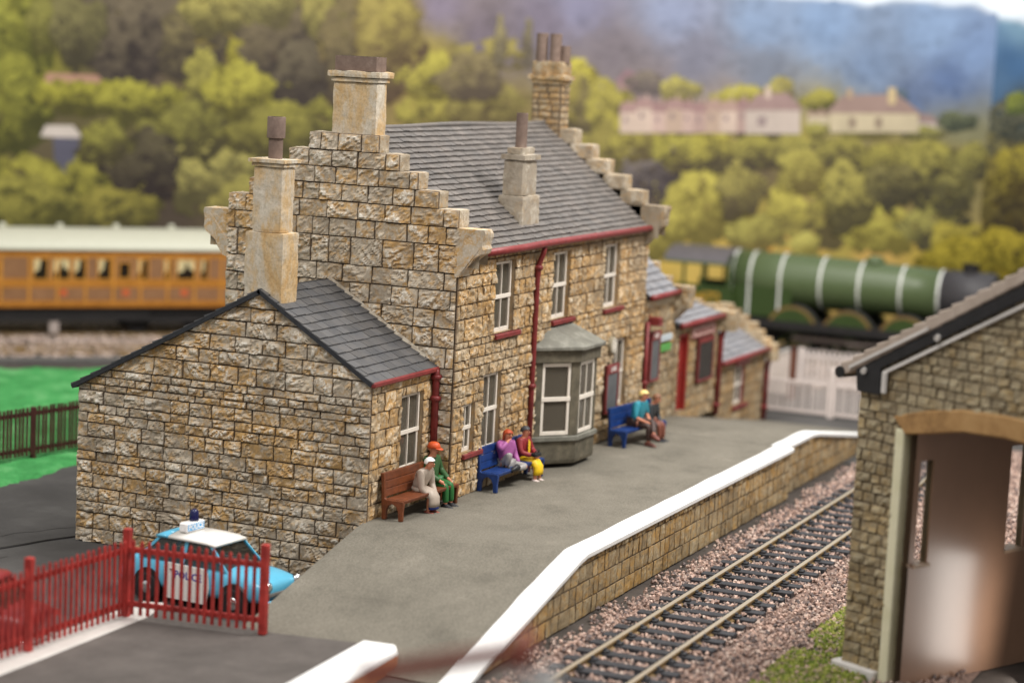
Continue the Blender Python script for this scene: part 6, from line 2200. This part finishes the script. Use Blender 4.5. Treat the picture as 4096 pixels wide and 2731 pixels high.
# far to near on the sheet
for (x, y, rx, ry, hi, lo) in [
    (1560, 208, 46, 28, (176, 160, 76), (128, 114, 78)), (1700, 222, 58, 24, (182, 166, 66), (140, 126, 66)), (1792, 206, 34, 26, (168, 152, 74), (124, 110, 78)), (1884, 232, 40, 24, (168, 154, 60), (96, 88, 52)),
    (2200, 280, 45, 22, (110, 112, 80), (76, 80, 66)), (1480, 190, 40, 26, (126, 110, 96), (108, 94, 92)), (2060, 225, 30, 18, (100, 112, 120), (84, 98, 120)),
    (300, 90, 120, 110, (108, 92, 72), (72, 60, 56)), (180, 70, 60, 80, (124, 112, 66), (84, 74, 56)), (440, 100, 70, 90, (116, 100, 64), (76, 64, 56)), (640, 110, 90, 100, (106, 90, 66), (74, 62, 56)), (500, 30, 90, 50, (156, 140, 68), (100, 88, 58)), (620, 20, 60, 40, (150, 136, 70), (102, 90, 60)),
    (760, 40, 60, 70, (150, 134, 66), (104, 92, 60)), (690, 170, 60, 70, (100, 86, 66), (72, 60, 54)),
    (800, 120, 60, 120, (118, 100, 64), (84, 70, 58)), (890, 110, 80, 130, (150, 130, 62), (100, 78, 60)), (920, 60, 40, 70, (158, 138, 62), (112, 92, 62))]:
    printed_tree(x, y, rx, ry, hi, lo)
hx_ = 1424
while hx_ < 1700:
    ww, hh = random.uniform(26, 46), random.uniform(-8, 8)
    wc = random.choice([(176, 152, 142), (160, 136, 128), (186, 166, 152), (168, 146, 130)]); rc = random.choice([(150, 122, 118), (140, 112, 110), (158, 132, 122)])
    y0 = 252 + hh
    printed_house([(hx_, y0), (hx_ + ww, y0), (hx_ + ww, 306), (hx_, 306)], [(hx_ - 3, y0 + 3), (hx_ + 5, y0 - 20), (hx_ + ww - 5, y0 - 20), (hx_ + ww + 3, y0 + 3)], wc, rc,
                  extra=[([(hx_ + ww * .25, y0 + 14), (hx_ + ww * .45, y0 + 14), (hx_ + ww * .45, y0 + 26), (hx_ + ww * .25, y0 + 26)], (128, 110, 112)), ([(hx_ + ww * .6, y0 - 30), (hx_ + ww * .7, y0 - 30), (hx_ + ww * .7, y0 - 14), (hx_ + ww * .6, y0 - 14)], (172, 148, 136))])
    hx_ += ww * .92
printed_house([(1712, 250), (1838, 250), (1838, 308), (1712, 308)], [(1704, 254), (1740, 216), (1810, 214), (1846, 254)], (178, 164, 154), (146, 122, 118), extra=[([(1758, 200), (1770, 200), (1770, 226), (1758, 226)], (190, 170, 156)), ([(1740, 268), (1760, 268), (1760, 290), (1740, 290)], (140, 124, 122))])
printed_house([(1906, 255), (2110, 258), (2110, 305), (1906, 305)], [(1896, 260), (1936, 220), (2060, 216), (2118, 262)], (180, 167, 140), (142, 120, 112), extra=[([(1946, 204), (1958, 204), (1958, 226), (1946, 226)], (168, 146, 120)), ([(2040, 202), (2058, 202), (2058, 240), (2040, 240)], (186, 166, 128)), ([(1950, 270), (1966, 270), (1966, 294), (1950, 294)], (136, 120, 104)), ([(2010, 270), (2026, 270), (2026, 294), (2010, 294)], (136, 120, 104))])
printed_house([(2066, 276), (2150, 280), (2150, 308), (2066, 308)], [(2060, 280), (2084, 258), (2140, 264), (2156, 284)], (178, 166, 158), (140, 120, 116))
printed_house([(1855, 262), (1905, 262), (1905, 304), (1855, 304)], [(1850, 266), (1866, 246), (1892, 246), (1908, 266)], (178, 165, 140), (148, 126, 112))
printed_house([(1420, 180), (1440, 186), (1500, 204), (1420, 206)], [(1412, 190), (1440, 160), (1505, 190), (1500, 202)], (150, 124, 118), (134, 106, 112))
printed_house([(100, 196), (262, 200), (262, 214), (100, 212)], [(96, 200), (108, 168), (256, 174), (268, 204)], (170, 140, 122), (166, 128, 110))
printed_house([(122, 316), (182, 316), (178, 400), (126, 400)], [(92, 314), (104, 288), (168, 288), (192, 318)], (86, 84, 98), (194, 182, 174))
for (x, y, rx, ry, hi, lo, *s_) in [
    (40, 80, 80, 110, (150, 142, 48), (92, 88, 44)), (30, 250, 85, 110, (146, 138, 44), (84, 80, 42)), (110, 60, 50, 60, (138, 128, 56), (96, 88, 50)),
    (1450, 300, 34, 20, (158, 146, 60), (96, 84, 58)), (1540, 306, 40, 16, (150, 138, 62), (92, 82, 58)), (1640, 302, 30, 18, (156, 144, 62), (98, 88, 60)), (1702, 292, 18, 26, (140, 130, 66), (92, 82, 62)), (1790, 306, 44, 14, (160, 148, 62), (104, 92, 60)), (1880, 300, 30, 16, (164, 152, 64), (110, 98, 60)), (1990, 306, 50, 13, (166, 154, 66), (116, 104, 62)), (2120, 306, 44, 16, (158, 148, 70), (100, 92, 62)),
    (200, 222, 120, 36, (164, 152, 40), (92, 84, 46)), (330, 236, 110, 42, (160, 148, 44), (90, 82, 46)), (545, 120, 26, 56, (164, 148, 44), (116, 104, 46), 'spire'), (470, 190, 50, 70, (156, 142, 58), (88, 78, 52)),
    (560, 220, 95, 70, (168, 154, 48), (96, 86, 46)), (690, 270, 90, 60, (148, 136, 50), (90, 80, 48)), (620, 310, 110, 50, (136, 124, 50), (84, 74, 46)), (430, 300, 90, 60, (132, 122, 50), (82, 72, 48)),
    (330, 380, 90, 70, (92, 80, 56), (58, 47, 44)), (240, 330, 60, 50, (140, 130, 50), (80, 70, 48)), (1000, 180, 80, 50, (170, 154, 54), (112, 98, 56)), (1080, 180, 70, 55, (130, 112, 72), (98, 82, 68)), (1150, 95, 17, 55, (140, 124, 84), (116, 102, 82), 'spire'), (1214, 100, 14, 55, (136, 122, 84), (114, 100, 84), 'spire'), (1130, 130, 90, 40, (150, 132, 66), (116, 100, 66)),
    (1000, 260, 80, 50, (158, 142, 54), (106, 92, 54)), (1120, 250, 90, 50, (140, 124, 60), (104, 88, 58)),
    (1320, 190, 52, 50, (188, 170, 54), (132, 116, 58)), (1310, 260, 50, 90, (150, 132, 58), (92, 78, 56)), (1345, 270, 26, 90, (120, 104, 60), (88, 74, 58), 'spire'), (1400, 270, 50, 90, (160, 144, 56), (104, 90, 58)), (1425, 330, 40, 80, (164, 148, 54), (100, 84, 58)), (1370, 380, 60, 90, (140, 124, 56), (96, 82, 56)),
    (1495, 395, 62, 62, (118, 104, 98), (82, 70, 70)), (1470, 330, 60, 40, (164, 148, 58), (104, 88, 60)), (1560, 350, 60, 45, (164, 150, 54), (92, 78, 58)), (1640, 352, 60, 46, (170, 154, 54), (88, 76, 58)), (1740, 350, 60, 40, (156, 142, 58), (88, 76, 58)), (1830, 346, 60, 36, (154, 140, 60), (92, 80, 58)), (1930, 360, 70, 40, (150, 136, 58), (78, 68, 54)), (2040, 372, 70, 40, (154, 140, 56), (82, 72, 54)), (2140, 366, 60, 40, (160, 146, 58), (88, 78, 54)), (2230, 372, 50, 40, (150, 138, 60), (84, 76, 54)),
    (1700, 440, 52, 60, (156, 140, 66), (98, 84, 60)), (1840, 396, 56, 50, (172, 156, 66), (120, 104, 60)), (1952, 452, 62, 76, (166, 150, 66), (92, 82, 54)), (2110, 400, 40, 70, (156, 142, 60), (82, 74, 54)), (2050, 430, 60, 50, (120, 108, 58), (74, 66, 50)), (2190, 450, 50, 60, (140, 128, 62), (84, 76, 54)),
    (1600, 470, 104, 92, (186, 168, 64), (128, 112, 58)), (1500, 540, 70, 60, (180, 162, 62), (132, 116, 58)), (1850, 490, 104, 92, (184, 166, 62), (104, 90, 58)), (1730, 540, 60, 44, (166, 152, 66), (124, 108, 60)), (2012, 530, 84, 56, (180, 164, 60), (126, 112, 54)), (2142, 520, 64, 62, (158, 146, 66), (82, 74, 52)), (2200, 560, 60, 50, (170, 150, 44), (112, 98, 40)), (1850, 562, 34, 26, (190, 174, 78), (150, 134, 66)),
    (480, 400, 92, 82, (170, 154, 76), (100, 90, 58)), (560, 470, 80, 60, (150, 136, 60), (92, 80, 54)), (110, 450, 210, 92, (158, 146, 48), (88, 82, 44)), (60, 480, 120, 70, (150, 138, 52), (92, 86, 46)), (280, 480, 90, 60, (146, 132, 48), (88, 80, 46)), (700, 420, 90, 90, (120, 106, 56), (80, 70, 50)), (720, 340, 90, 60, (140, 128, 52), (88, 78, 48))]:
    printed_tree(x, y, rx, ry, hi, lo, 0, 240, *(s_ or ['round']))
for (x, y, rx, ry, hi, lo) in [(2330, 290, 60, 60, (96, 92, 70), (58, 60, 54)), (2300, 380, 60, 70, (104, 94, 56), (62, 54, 44)), (2340, 240, 30, 26, (130, 134, 44), (84, 92, 50)), (2320, 450, 84, 110, (120, 104, 40), (64, 52, 34)), (2340, 400, 60, 60, (150, 132, 34), (78, 64, 34)), (2320, 590, 90, 60, (160, 138, 14), (92, 80, 16))]:
    printed_tree(x, y, rx, ry, hi, lo, 1, 170)
printed_tree(2205, 600, 84, 50, (164, 142, 16), (104, 90, 18), 0, 170)
